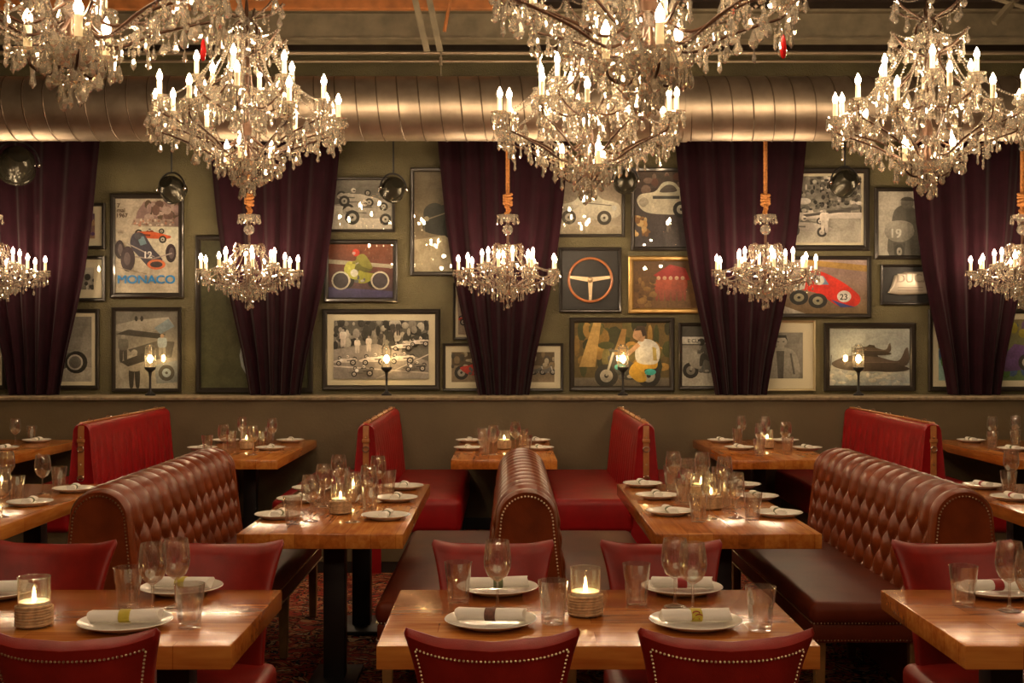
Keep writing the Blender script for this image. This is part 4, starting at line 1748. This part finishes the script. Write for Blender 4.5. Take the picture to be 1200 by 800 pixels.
def candle_proto(label, loc):
    t = thing("candle_holder", label, "candle", loc, 0, "rope-wrapped candle jars")
    g = MB().lathe([(1e-4, .001), (.044, .001), (.046, .004), (.046, .142), (.0475, .146), (.0445, .146), (.0440, .14), (.044, .006), (1e-4, .006)], 32)
    g.build("glass_cylinder", M["jarglass"], t)
    w = MB()
    pts = []
    for k in range(7 * 28 + 1):
        a = 2 * PI * k / 28
        pts.append((.0505 * math.cos(a), .0505 * math.sin(a), .005 + .0085 * k / 28))
    w.tube(pts, .0047, 6)
    w.build("rope_wrap", M["rope"], t)
    MB().lathe([(1e-4, .007), (.0425, .007), (.0430, .076), (.040, .073), (.012, .070), (1e-4, .070)], 28).build("wax", M["wax"], t)
    MB().tube([(0, 0, .07), (.001, 0, .080)], .001, 5).build("wick", M["black"], t)
    MB().lathe([(1e-4, .076), (.0042, .080), (.0056, .086), (.004, .095), (.0016, .103), (1e-4, .108)], 12).build("flame", M["flame"], t)
    return t


first_candle = [None]


def candle(px, py, where):
    p = settle(onz(px, py), .056)
    lb = "lit rope-wrapped candle jar " + where
    if first_candle[0] is None:
        first_candle[0] = candle_proto(lb, p)
        index_kids()
    else:
        clone(first_candle[0], lb, p)


# ---- front row, middle table
T_ = "on the middle front table"
p = plate(575, 733, "under the brown-banded napkin " + T_, True)
napkin(p, "with brown band " + T_, True, "bandbrown", True)
p = plate(583, 694, "behind the lone wine glass " + T_, True)
napkin(p, "with green band, behind the lone wine glass " + T_, True, "bandgreen", True)
p = plate(815, 734, "under the yellow-and-red-banded napkin " + T_, True)
napkin(p, "with yellow and red band " + T_, True, "bandyellow", True, True)
p = plate(799, 694, "behind the pair of wine glasses " + T_, True)
napkin(p, "with dark red band behind two wine glasses " + T_, True, "bandred", True)
tumbler(537, 705, "left of the lone wine glass " + T_)
tumbler(626, 731, "between the brown-banded napkin and candle " + T_)
tumbler(746, 707, "right of the candle " + T_)
tumbler(866, 737, "beside the yellow-banded napkin near the edge " + T_)
wine(583, 714, "standing alone behind the brown-banded napkin " + T_)
wine(791, 711, "taller-looking rear one of the pair " + T_)
wine(812, 719, "front one of the pair, behind the yellow-banded napkin " + T_)
candle(686, 721, T_)
# ---- front row, left table
T_ = "on the left front table"
p = plate(147, 735, "under the yellow-banded napkin " + T_, True)
napkin(p, "with yellow-green band " + T_, True, "bandyellow", True)
p = plate(213, 694, "behind the wine glasses " + T_, True)
napkin(p, "with yellow band, half hidden behind a tumbler " + T_, True, "bandyellow", True)
p = plate(-8, 699, "cut by the picture edge " + T_, True)
napkin(p, "with blue band " + T_, True, "bandblue", True)
tumbler(150, 712, "left of the wine glasses " + T_)
tumbler(214, 735, "in front of the rear plate " + T_)
wine(172, 722, "front one of the pair " + T_, gap=.046)
wine(197, 714, "rear one of the pair " + T_, gap=.046)
candle(40, 734, T_)
# ---- front row, right table
T_ = "on the right front table"
p = plate(1167, 697, T_, True)
napkin(p, "with dark red band " + T_, True, "bandred", True)
tumbler(1129, 710, T_)
wine(1183, 716, "before the dark red napkin band " + T_)
wine(1207, 733, "at the picture edge " + T_)

# ---- long tables between the booths
T_ = "on the left long table"
for (x, y), w in (((327, 607), "nearest on the left side"), ((350, 588), "second on the left side"), ((366, 575), "farthest on the left side"),
                  ((452, 608), "nearest on the right side"), ((464, 587), "second on the right side"), ((473, 573), "farthest on the right side")):
    p = plate(x, y, w + " " + T_)
    napkin(p, w + " " + T_, False, "bandgreen")
for (x, y), w in (((343, 614), "beside the nearest left plate"), ((362, 590), "beside the second left plate"), ((433, 601), "beside the nearest right plate"), ((455, 578), "beside the second right plate"), ((440, 588), "between the right plates"), ((392, 574), "near the far end")):
    tumbler(x, y, w + " " + T_)
for (x, y), w in (((364, 611), "nearest on the left side"), ((380, 594), "second on the left side"), ((397, 579), "farthest on the left side"), ((413, 612), "nearest on the right side"), ((432, 596), "second on the right side"), ((443, 581), "farthest on the right side")):
    wine(x, y, w + " " + T_)
candle(399, 602, "nearer of two " + T_)
candle(414, 586, "farther of two " + T_)
T_ = "on the right long table"
for (x, y), w in (((753, 570), "farthest on the left side"), ((770, 584), "second on the left side"), ((785, 603), "nearest on the left side"),
                  ((912, 605), "nearest on the right side"), ((887, 585), "second on the right side"), ((868, 571), "farthest on the right side")):
    p = plate(x, y, w + " " + T_)
    napkin(p, w + " " + T_, False, "bandgreen")
for (x, y), w in (((778, 571), "beside the farthest left plate"), ((801, 590), "beside the second left plate"), ((818, 611), "beside the nearest left plate"), ((854, 595), "beyond the candle"), ((882, 609), "beside the nearest right plate"), ((846, 573), "near the far end")):
    tumbler(x, y, w + " " + T_)
for (x, y), w in (((789, 574), "farthest on the left side"), ((806, 585), "second on the left side"), ((832, 608), "nearest on the left side"), ((823, 575), "in the middle of the far end"), ((849, 582), "second on the right side"), ((872, 608), "nearest on the right side")):
    wine(x, y, w + " " + T_)
candle(840, 596, "nearer of two " + T_)
candle(815, 584, "farther of two " + T_)
T_ = "on the long table cut by the left edge"
for (x, y), w in (((35, 592), "nearer one"), ((86, 576), "farther one")):
    p = plate(x, y, w + " " + T_)
    napkin(p, w + " " + T_, False, "bandgreen")
tumbler(19, 586, "beside the nearer plate " + T_)
tumbler(69, 573, "beside the farther plate " + T_)
wine(50, 579, "between the two plates " + T_)
wine(8, 574, "beside the candle " + T_)
wine(2, 606, "cut by the picture edge " + T_)
candle(2, 580, T_)
T_ = "on the long table cut by the right edge"
for (x, y), w in (((1152, 572), "farther one"), ((1187, 586), "nearer one")):
    p = plate(x, y, w + " " + T_)
    napkin(p, w + " " + T_, False, "bandred")
tumbler(1182, 579, "between the two plates " + T_)
wine(1177, 572, T_)

# ---- wall tables
T_ = "on the left-hand wall table"
for (x, y), w in (((237, 527), "nearest left one"), ((264, 518), "rear left one"), ((340, 518), "rear right one"), ((317, 527), "nearest right one")):
    p = plate(x, y, w + " " + T_)
    napkin(p, w + " " + T_, False, "bandgreen")
for (x, y), w in (((243, 529.5), "nearest left one"), ((271, 524), "rear left one"), ((307, 524), "nearest right one"), ((329, 518), "rear right one")):
    tumbler(x, y, w + " " + T_)
for (x, y), w in (((262, 531), "nearest left one"), ((284, 519), "rear left one"), ((296, 533), "nearest right one"), ((319, 521), "rear right one")):
    wine(x, y, w + " " + T_)
candle(289, 526, T_)
T_ = "on the middle wall table"
for (x, y), w in (((550, 518), "rear left one"), ((549, 527), "nearest left one"), ((629, 518), "rear right one"), ((632, 527), "nearest right one")):
    p = plate(x, y, w + " " + T_)
    napkin(p, w + " " + T_, False, "bandgreen")
for (x, y), w in (((565, 520), "rear left one"), ((568, 531), "nearest left one"), ((613, 521), "rear right one"), ((617, 529), "nearest right one")):
    tumbler(x, y, w + " " + T_)
for (x, y), w in (((578, 533), "left one"), ((604, 527), "right one")):
    wine(x, y, w + " " + T_)
candle(591, 526, T_)
T_ = "on the right-hand wall table"
for (x, y), w in (((845, 518), "rear left one"), ((866, 526.5), "nearest left one"), ((920, 518), "rear right one"), ((946, 527), "nearest right one")):
    p = plate(x, y, w + " " + T_)
    napkin(p, w + " " + T_, False, "bandgreen")
for (x, y), w in (((864, 520), "rear left one"), ((890, 534), "nearest left one"), ((923, 532), "nearest right one")):
    tumbler(x, y, w + " " + T_)
for (x, y), w in (((869, 517.5), "rear left one"), ((897, 518), "rear right one"), ((891, 529), "nearest left one"), ((921, 527), "nearest right one")):
    wine(x, y, w + " " + T_)
candle(899, 525, T_)
T_ = "on the leftmost wall table"
for (x, y), w in (((43, 518), "rear one"), ((4, 527), "nearer one")):
    p = plate(x, y, w + " " + T_)
    napkin(p, w + " " + T_, False, "bandgreen")
wine(18, 522, T_)
tumbler(37, 514.9 + 1.5, T_)
T_ = "on the rightmost wall table"
for (x, y), w in (((1138, 518), "rear one"), ((1187, 528), "nearer one")):
    p = plate(x, y, w + " " + T_)
    napkin(p, w + " " + T_, False, "bandgreen")
tumbler(1163, 524, "left one " + T_)
tumbler(1190, 522, "right one " + T_)
wine(1163, 518.5, "left one " + T_)
wine(1190, 517.5, "right one " + T_)


# ------------------------------------------------------------------ chandeliers
def drop_mesh(w, h, seg=6, name="crystal_drop"):
    """faceted pear drop hanging from z=0 downward, with its small link bead"""
    b = MB()
    b.octa((0, 0, -.005), .0055)
    z0 = -.010
    prof = [(1e-4, z0), (w * .30, z0 - h * .10), (w * .62, z0 - h * .36), (w * 1.0, z0 - h * .66), (w * .72, z0 - h * .86), (1e-4, z0 - h)]
    b.lathe(prof, seg)
    b.v = [(x, y * .6, z) for x, y, z in b.v]
    return b.mesh(name, M["crystal"], smooth=False)


def spear_mesh(w, h):
    b = MB()
    b.octa((0, 0, -.005), .005)
    z0 = -.010
    b.lathe([(1e-4, z0), (w * .8, z0 - h * .10), (w * .6, z0 - h * .45), (w, z0 - h * .8), (1e-4, z0 - h)], 6)
    return b.mesh("crystal_spear", M["crystal"], smooth=False)


DROP_A, DROP_B, DROP_C = drop_mesh(.0235, .070), drop_mesh(.0175, .050), spear_mesh(.0115, .080)
DROP_S, DROP_T = drop_mesh(.0145, .044), spear_mesh(.0080, .046)


def bead_chain(pts, r, sp):
    b = MB()
    acc = 0
    pts = [Vector(p) for p in pts]
    last = pts[0]
    b.octa(last, r)
    for p in pts[1:]:
        while (p - last).length >= sp:
            last = last + (p - last).normalized() * sp
            b.octa(last, r)
    return b


def sag(a, c, drop, n=24):
    a, c = Vector(a), Vector(c)
    return [a.lerp(c, i / n) - Vector((0, 0, drop * 4 * (i / n) * (1 - i / n))) for i in range(n + 1)]


def pol(r, a, z):
    return Vector((r * math.cos(a), r * math.sin(a), z))


def candle_mesh(h, r):
    return MB().lathe([(1e-4, .004), (r, .004), (r, h), (r * .8, h + .002), (1e-4, h + .002)], 12).mesh("candle_sleeve", M["candle"])


def bulb_mesh(h, r):
    return MB().lathe([(1e-4, 0), (r * .55, .002), (r, h * .30), (r * .85, h * .52), (r * .35, h * .80), (r * .10, h * .95), (1e-4, h)], 10).mesh("flame_bulb", M["bulb"])


def dish_mesh(r, n=14):
    return MB().lathe([(1e-4, -.010), (r * .35, -.008), (r * .8, -.002), (r, .007), (r * .95, .008), (r * .4, .0), (1e-4, -.002)], n).mesh("bobeche", M["crystal"], smooth=False)


CB, BB, DB = candle_mesh(.088, .0140), bulb_mesh(.062, .0165), dish_mesh(.054)
CS, BS, DS = candle_mesh(.075, .0125), bulb_mesh(.056, .0150), dish_mesh(.045)


def add_raw(mb, me, loc, yaw, s=1.0):
    ca, sa = math.cos(yaw), math.sin(yaw)
    mb.add([((v.co.x * ca - v.co.y * sa) * s + loc[0], (v.co.x * sa + v.co.y * ca) * s + loc[1], v.co.z * s + loc[2]) for v in me.vertices],
           [tuple(p_.vertices) for p_ in me.polygons])


def make_chandelier(spec, label, cat, loc, rotz, group):
    rnd = random.Random(spec['seed'])
    t = thing(spec['name'], label, cat, loc, rotz, group)
    fr = MB()
    n_drop = [0]
    fringe = MB()

    def drop(pos, me, s=1.0):
        yaw = rnd.uniform(0, PI)
        if n_drop[0] < 98:
            n_drop[0] += 1
            put("crystal_drop", me, t, pos, (rnd.uniform(-.08, .08), rnd.uniform(-.08, .08), yaw), s)
        else:
            add_raw(fringe, me, pos, yaw, s)

    def string(pos, n, r, sp, me, s=1.0):
        z = pos[2]
        for k in range(n):
            fringe.octa((pos[0] + rnd.uniform(-.002, .002), pos[1], z - sp * (k + .5)), r)
        add_raw(fringe, me, (pos[0], pos[1], z - sp * n), rnd.uniform(0, PI), s)

    cups = []
    for (R, zc, n, a0, path, bow) in spec['rings']:
        for k in range(n):
            a = a0 + 2 * PI * k / n + rnd.uniform(-.03, .03)
            rr = R + (rnd.uniform(-.012, .012) if R > .2 else 0)
            zz = zc + (spec['alt'] if (k % 2 and R > .3) else 0)
            pth = catmull([pol(r_ * rr, a, z_ + zz) for r_, z_ in path], 6)
            MB().tube(pth, spec['arm_r'], 6).build("arm", M["bronze"], t)
            c = pol(rr, a, zz)
            put("bobeche", spec['dish'], t, c)
            cd = put("candle_sleeve", spec['candle'], t, c)
            put("flame_bulb", spec['bulb'], cd, (0, 0, spec['ch']))
            cups.append((R, a, rr, zz, pth, n))
    # pendants on the rim of every outer drip dish, then the inner ones
    for (R, a, rr, zz, pth, n) in sorted(cups, key=lambda q: -q[0]):
        m_ = spec['rim_n']
        for k in range(m_):
            b_ = 2 * PI * (k + rnd.uniform(-.2, .2)) / m_
            c = pol(rr, a, zz) + pol(spec['dish_r'], b_, .004)
            drop(c, rnd.choice(spec['drops']), rnd.uniform(.8, 1.1))
    # strings hanging off the arms
    for (R, a, rr, zz, pth, n) in cups:
        for k in range(spec['hang'] if zz > -.1 else 2):
            p_ = pth[min(len(pth) - 1, int(len(pth) * (k + .6 + rnd.uniform(-.3, .3)) / spec['hang']))]
            off = pol(rnd.uniform(.0, .03), rnd.uniform(0, 6.3), 0)
            string((p_.x + off.x, p_.y + off.y, p_.z - .004), rnd.randint(*spec['hang_n']), spec['bead'], spec['bead'] * 2.1, rnd.choice(spec['drops']), rnd.uniform(.75, 1.1))
        for k in range(spec['cluster'] if zz > -.1 else 0):
            off = pol(rnd.uniform(.01, spec['dish_r'] * 1.1), rnd.uniform(0, 6.3), -.012)
            string((pol(rr, a, zz) + off)[:], rnd.randint(2, spec['cl_n']), spec['bead'], spec['bead'] * 2.1, rnd.choice(spec['drops']), rnd.uniform(.75, 1.05))
        # rosette of beads under each cup
        for k in range(7):
            b_ = 2 * PI * k / 7
            c = pol(rr, a, zz - .02) + pol(.028, b_, 0)
            fringe.octa(c, spec['bead'] * 1.4)
    # bead swags between neighbouring cups of each ring
    outer = sorted([c for c in cups if c[0] > .3], key=lambda c: c[1])
    inner = sorted([c for c in cups if c[0] <= .3 and c[3] > -.05], key=lambda c: c[1])
    for ring_ in (outer, inner):
        for i in range(len(ring_)):
            c0, c1 = ring_[i], ring_[(i + 1) % len(ring_)]
            A_, B_ = pol(c0[2], c0[1], c0[3] - .01), pol(c1[2], c1[1], c1[3] - .01)
            pts = sag(A_, B_, spec['sag'])
            bead_chain(pts, spec['bead'], spec['bead'] * 2.0).build("bead_chain", M["crystal"], t, False)
            mid = pts[len(pts) // 2]
            drop(mid, spec['drops'][0], 1.1)
    # swags from cups up to the crown and in to the bowl
    for i, c0 in enumerate(outer):
        A_ = pol(c0[2], c0[1], c0[3] + .0)
        B_ = pol(spec['crown_r'], c0[1], spec['crown_z'])
        bead_chain(sag(A_, B_, spec['sag'] * 1.1), spec['bead'], spec['bead'] * 2.0).build("bead_chain", M["crystal"], t, False)
        B2 = pol(spec['bowl_r'], c0[1], spec['bowl_z'] + .03)
        pts = sag(A_ - Vector((0, 0, .02)), B2, spec['sag'] * .6)
        bead_chain(pts, spec['bead'], spec['bead'] * 2.0).build("bead_chain", M["crystal"], t, False)
        for k in (4, 7, 10, 13, 17):
            q = pts[k]
            string(q, rnd.randint(0, 1), spec['bead'], spec['bead'] * 2.1, rnd.choice(spec['drops']), rnd.uniform(.7, 1.05))
    # centre column
    MB().lathe(spec['stem'], 14).build("stem", M["bronze"], t)
    for z_, r_ in spec['balls']:
        MB().ball((0, 0, 0), r_, 12, 8).build("crystal_ball", M["crystal"], t, False, (0, 0, z_))
    br, bz = spec['bowl_r'], spec['bowl_z']
    MB().lathe([(1e-4, bz - br * .55), (br * .45, bz - br * .5), (br * .85, bz - br * .1), (br, bz + br * .22), (br * 1.05, bz + br * .25), (br * .9, bz + br * .22), (br * .5, bz - br * .3), (1e-4, bz - br * .4)], 16).build("bottom_bowl", M["crystal"], t, False)
    for k in range(spec['bowl_n']):
        a = 2 * PI * k / spec['bowl_n']
        string(pol(br * 1.0, a, bz + br * .2), rnd.randint(1, 3), spec['bead'], spec['bead'] * 2.1, spec['drops'][0], 1.05)
        if k % 2:
            string(pol(br * .5, a, bz - br * .45), rnd.randint(2, 5), spec['bead'], spec['bead'] * 2.1, spec['drops'][0], 1.0)
    # finial chain and ball
    f_ = MB()
    z = bz - br * .55
    for k in range(spec['fin_n']):
        f_.octa((0, 0, z - .012 * (k + .5)), .007)
    f_.ball((0, 0, z - .012 * spec['fin_n'] - spec['fin_r']), spec['fin_r'], 8, 6)
    f_.build("finial_ball", M["crystal"], t, False)
    # crown
    cr, cz = spec['crown_r'], spec['crown_z']
    MB().lathe([(cr * .3, cz - .02), (cr * .8, cz - .012), (cr, cz + .010), (cr * .95, cz + .012), (cr * .3, cz)], 14).build("crown_dish", M["crystal"], t, False)
    for k in range(spec['crown_n']):
        a = 2 * PI * k / spec['crown_n']
        string(pol(cr, a, cz), rnd.randint(0, 2), spec['bead'], spec['bead'] * 2.1, rnd.choice(spec['drops']), 1.0)
        a2 = 2 * PI * (k + 1) / spec['crown_n']
        for q in sag(pol(cr, a, cz), pol(cr, a2, cz), .02, 8):
            fringe.octa(q, spec['bead'])
    for path in spec['ribs']:
        nr = spec['rib_n']
        for k in range(nr):
            a = 2 * PI * (k + .5) / nr
            pth = catmull([pol(r_, a, z_) for r_, z_ in path], 6)
            MB().tube(pth, spec['arm_r'] * .9, 6).build("cage_rib", M["bronze"], t)
            tip = pth[-1]
            string((tip.x, tip.y, tip.z), 1, spec['bead'], spec['bead'] * 2.1, spec['drops'][0], .95)
            nx = pol(path[-1][0], a + 2 * PI / nr, path[-1][1])
            if path[-1][0] > path[0][0] and path[-1][1] > path[0][1]:
                for q in sag(tip, nx, spec['sag'] * .7, 16):
                    fringe.octa(q, spec['bead'] * .9)
            for q in pth[3::6]:
                string((q.x * 1.04, q.y * 1.04, q.z - .003), rnd.randint(0, 2), spec['bead'], spec['bead'] * 2.1, rnd.choice(spec['drops']), rnd.uniform(.8, 1.05))
            bead_chain([q * 1.0 + pol(.014, a, 0) for q in pth], spec['bead'] * .9, spec['bead'] * 2.2).build("bead_chain", M["crystal"], t, False)
    for q in spec.get('extra', []):
        q(t, fringe, string, rnd)
    if spec['rope']:
        z0, z1 = spec['rope']
        rp = MB()
        for s_ in range(3):
            rp.tube([(.009 * math.cos(k * .75 + 2.094 * s_), .009 * math.sin(k * .75 + 2.094 * s_), z0 + (z1 - z0) * k / 260) for k in range(261)], .0085, 5)
        ro = rp.build("rope", M["hemp"], t)
        kn = MB()
        for q in range(4):
            kn.tube([(.030 * math.cos(2 * PI * k / 20), .030 * math.sin(2 * PI * k / 20), z0 + .085 + q * .024 + .008 * math.sin(2 * PI * k / 20 + q)) for k in range(21)], .0125, 6, False)
        kn.tube([(.012 * math.sin(k * .5), .018 * math.cos(k * .5), z0 + .005 * k) for k in range(18)], .013, 6)
        kn.build("rope_knot", M["hemp"], ro)
    else:
        z1 = spec['chain_top']
        ch = MB()
        z = spec['chain_z']
        k = 0
        while z < z1:
            ax = (1, 0) if k % 2 else (0, 1)
            ch.tube([(.011 * math.cos(2 * PI * j / 12) * ax[0], .011 * math.cos(2 * PI * j / 12) * ax[1], z + .018 + .020 * math.sin(2 * PI * j / 12)) for j in range(13)], .003, 5, False)
            z += .032
            k += 1
        ch.build("hanging_chain", M["bronze"], t)
        MB().lathe([(1e-4, z1 - .06), (.03, z1 - .055), (.06, z1 - .02), (.065, z1), (1e-4, z1)], 16).build("ceiling_rose", M["bronze"], t)
    o = fringe.build("crystal_fringe", M["crystal"], t, False)
    o["kind"] = "stuff"
    return t


arm_path = [(.06, -.17), (.28, -.235), (.55, -.17), (.80, -.12), (.97, -.085), (1.0, -.03), (1.0, -.004)]
arm_up = [(.12, -.14), (.45, -.16), (.85, -.10), (1.0, -.05), (1.0, -.004)]
arm_low = [(.15, -.03), (.5, -.075), (.9, -.05), (1.0, -.004)]
BIG = dict(name="crystal_chandelier", seed=5, arm_r=.0062, alt=.055, dish=DB, candle=CB, bulb=BB, ch=.090, dish_r=.047, rim_n=6,
           drops=[DROP_A, DROP_B, DROP_C], cluster=4, cl_n=7, hang=8, hang_n=(0, 4), bead=.0080, sag=.075, crown_r=.125, crown_z=.44, bowl_r=.085, bowl_z=-.28, bowl_n=8,
           rings=[(.515, 0.0, 12, .13, arm_path, 0), (.28, .20, 6, .5, arm_up, 0), (.15, -.27, 3, -PI / 2, arm_low, 0)],
           stem=[(1e-4, -.30), (.02, -.29), (.028, -.22), (.016, -.15), (.034, -.08), (.016, 0), (.026, .10), (.014, .18), (.02, .30), (.010, .42), (.012, .62), (.006, .68), (1e-4, .69)],
           balls=[(.05, .034), (.26, .030), (.36, .024), (.55, .028), (-.13, .036)], fin_n=3, fin_r=.022, crown_n=10,
           ribs=[[(.03, .56), (.075, .50), (.07, .38), (.09, .27), (.20, .16)], [(.02, .35), (.09, .37), (.17, .41), (.235, .475)], [(.02, .56), (.09, .585), (.16, .62), (.215, .68)]], rib_n=6, rope=None, chain_z=.66, chain_top=1.0)
MZ = 2.885
NZ = 2.90
BIG['chain_top'] = 4.62 - MZ
MID_D, NEAR_D = 7.0, 4.13
lbl = ["large crystal chandelier above the left long table, over the framed dark panel", "large crystal chandelier over the middle of the room, partly behind the foremost chandelier",
       "large crystal chandelier at the right, hanging before the number 19 photo"]
c0 = make_chandelier(BIG, lbl[0], "chandelier", ((289 - CX) * MID_D / F, MID_D, MZ), .0, "large crystal chandeliers")
index_kids()
clone(c0, lbl[1], ((689 - CX) * MID_D / F, MID_D, MZ - .03), .35)
clone(c0, lbl[2], ((1087 - CX) * MID_D / F, MID_D, MZ + .0), .8)
n1 = clone(c0, "foremost crystal chandelier cut by the top of the picture, hanging over the centre", ((760 - CX) * NEAR_D / F, NEAR_D, 2.82), .15)
n2 = clone(c0, "foremost crystal chandelier cut by the top left picture corner", ((84 - CX) * NEAR_D / F, NEAR_D, 2.85), .5)
SM_D = 9.95
arm_s = [(.08, -.10), (.30, -.13), (.60, -.105), (.85, -.085), (.98, -.06), (1.0, -.02), (1.0, -.004)]
SMALL = dict(name="small_chandelier", seed=8, arm_r=.006, alt=.0, dish=DS, candle=CS, bulb=BS, ch=.077, dish_r=.039, rim_n=5,
             drops=[DROP_S, DROP_S, DROP_T], cluster=3, cl_n=4, hang=6, hang_n=(0, 3), bead=.0070, sag=.055, crown_r=.075, crown_z=.20, bowl_r=.06, bowl_z=-.17, bowl_n=8,
             rings=[(.40, 0.0, 9, .2, arm_s, 0), (.215, .055, 6, .6, arm_up, 0)],
             stem=[(1e-4, -.2), (.02, -.19), (.026, -.12), (.014, -.04), (.022, .05), (.010, .14), (.010, .40), (1e-4, .41)],
             balls=[(.02, .03), (.12, .026), (.335, .045)], fin_n=6, fin_r=.018, crown_n=8,
             ribs=[[(.02, .16), (.10, .22), (.13, .17), (.11, .10), (.15, .03)]], rib_n=6, rope=(.46, 3.512 - 2.175))


def top_crown(t, fringe, string, rnd):
    MB().lathe([(.03, .40), (.085, .425), (.09, .455), (.080, .455), (.03, .43)], 12).build("top_dish", M["crystal"], t, False)
    for k in range(10):
        a = 2 * PI * k / 10
        string(pol(.088, a, .45), 1, .006, .012, DROP_S, 1.1)
    # curtain of beads under the bowl
    for k in range(26):
        a = 2 * PI * k / 26
        string(pol(.20, a, -.08), rnd.randint(3, 6), .0055, .0115, DROP_T, .9)
        string(pol(.13, a + .1, -.10), rnd.randint(6, 9), .0055, .0115, DROP_T, .9)


SMALL['extra'] = [top_crown]
slab = ["small roped crystal chandelier half cut by the left picture edge", "small roped crystal chandelier in front of the dark green framed panel",
        "small roped crystal chandelier in front of the middle plum curtain", "small roped crystal chandelier in front of the curtain beside the red race car photo",
        "small roped crystal chandelier half cut by the right picture edge"]
s0 = None
SZ = 2.175
for i, px in enumerate((-10, 292, 595, 897, 1198)):
    loc = ((px - CX) * SM_D / F, SM_D, SZ)
    if s0 is None:
        s0 = make_chandelier(SMALL, slab[i], "chandelier", loc, .1, "small roped chandeliers")
        index_kids()
    else:
        clone(s0, slab[i], loc, .4 + .9 * i)

# red accent drops seen among the foremost crystals
for k, (px, py, D, w) in enumerate(((238, 45, 4.35, "red crystal drop hanging on the chandelier at the top left corner"), (918, 40, 4.0, "red crystal drop hanging on the foremost centre chandelier"))):
    par = (n2, n1)[k]
    b = MB().lathe([(1e-4, 0), (.006, -.008), (.012, -.05), (.008, -.075), (1e-4, -.082)], 8)
    c = P(px, py, D)
    o = b.build("red_drop", M["redglass"], par)
    bpy.context.view_layer.update()
    o.matrix_world = Matrix.Translation(c)
    o["label"] = "deep red crystal drop"

# ------------------------------------------------------------------ lights
LC = (1.0, 0.715, 0.445)


def lamp(x, y, z, e, r=.014, c=LC):
    l = bpy.data.lights.new("chandelier_and_fill_glow", 'POINT')
    l.energy = e
    l.color = c
    l.shadow_soft_size = r
    o = bpy.data.objects.new("chandelier_and_fill_glow", l)
    col.objects.link(o)
    o.location = (x, y, z)


KB, KS, KR = 3.0, 1.5, 20.0
for x, y, z in [((289 - CX) * MID_D / F, MID_D, MZ), ((689 - CX) * MID_D / F, MID_D, MZ), ((1087 - CX) * MID_D / F, MID_D, MZ),
                ((760 - CX) * NEAR_D / F, NEAR_D, 2.82), ((84 - CX) * NEAR_D / F, NEAR_D, 2.85), (2.42, NEAR_D, 2.85)]:
    for k in range(4):
        a = 2 * PI * (k + .5) / 4
        lamp(x + .60 * math.cos(a), y + .60 * math.sin(a), z + .15, KB)
for px in (-10, 292, 595, 897, 1198):
    x = (px - CX) * SM_D / F
    for a in (-2.4, -.7, 1.6):
        lamp(x + .46 * math.cos(a), SM_D + .46 * math.sin(a), SZ + .14, KS)
# added unseen fill lamps behind the camera, standing in for presumed further chandeliers
for x in (-1.48, .47, 2.42):
    for y in (1.2, -1.5):
        for k in range(4):
            a = 2 * PI * (k + .3) / 4
            lamp(x + .5 * math.cos(a), y + .5 * math.sin(a), 3.0, KR / 4, .03)

w = bpy.data.worlds.new("room_fill")  # dim warm surround added as fill light for the open room
scn.world = w
w.use_nodes = True
w.node_tree.nodes["Background"].inputs[0].default_value = (1.0, 0.62, 0.36, 1)
w.node_tree.nodes["Background"].inputs[1].default_value = 0.012

# ------------------------------------------------------------------ camera and view
cd = bpy.data.cameras.new("camera")
cam = bpy.data.objects.new("camera", cd)
col.objects.link(cam)
cd.sensor_width = 36
cd.lens = F / 1200 * 36
cd.shift_x = (600 - CX) / 1200
cam.location = (0, 0, EYE)
cam.rotation_euler = (PI / 2, 0, 0)
cd.clip_start = .05
scn.camera = cam
vs = scn.view_settings
scn.display_settings.display_device = 'sRGB'
vs.view_transform = 'Standard'
vs.look = 'None'
vs.gamma = 1
vs.use_curve_mapping = False
vs.exposure = 0.82
scn.cycles.max_bounces = 10
scn.cycles.transparent_max_bounces = 24
scn.cycles.transmission_bounces = 8
scn.cycles.glossy_bounces = 4
scn.cycles.diffuse_bounces = 3
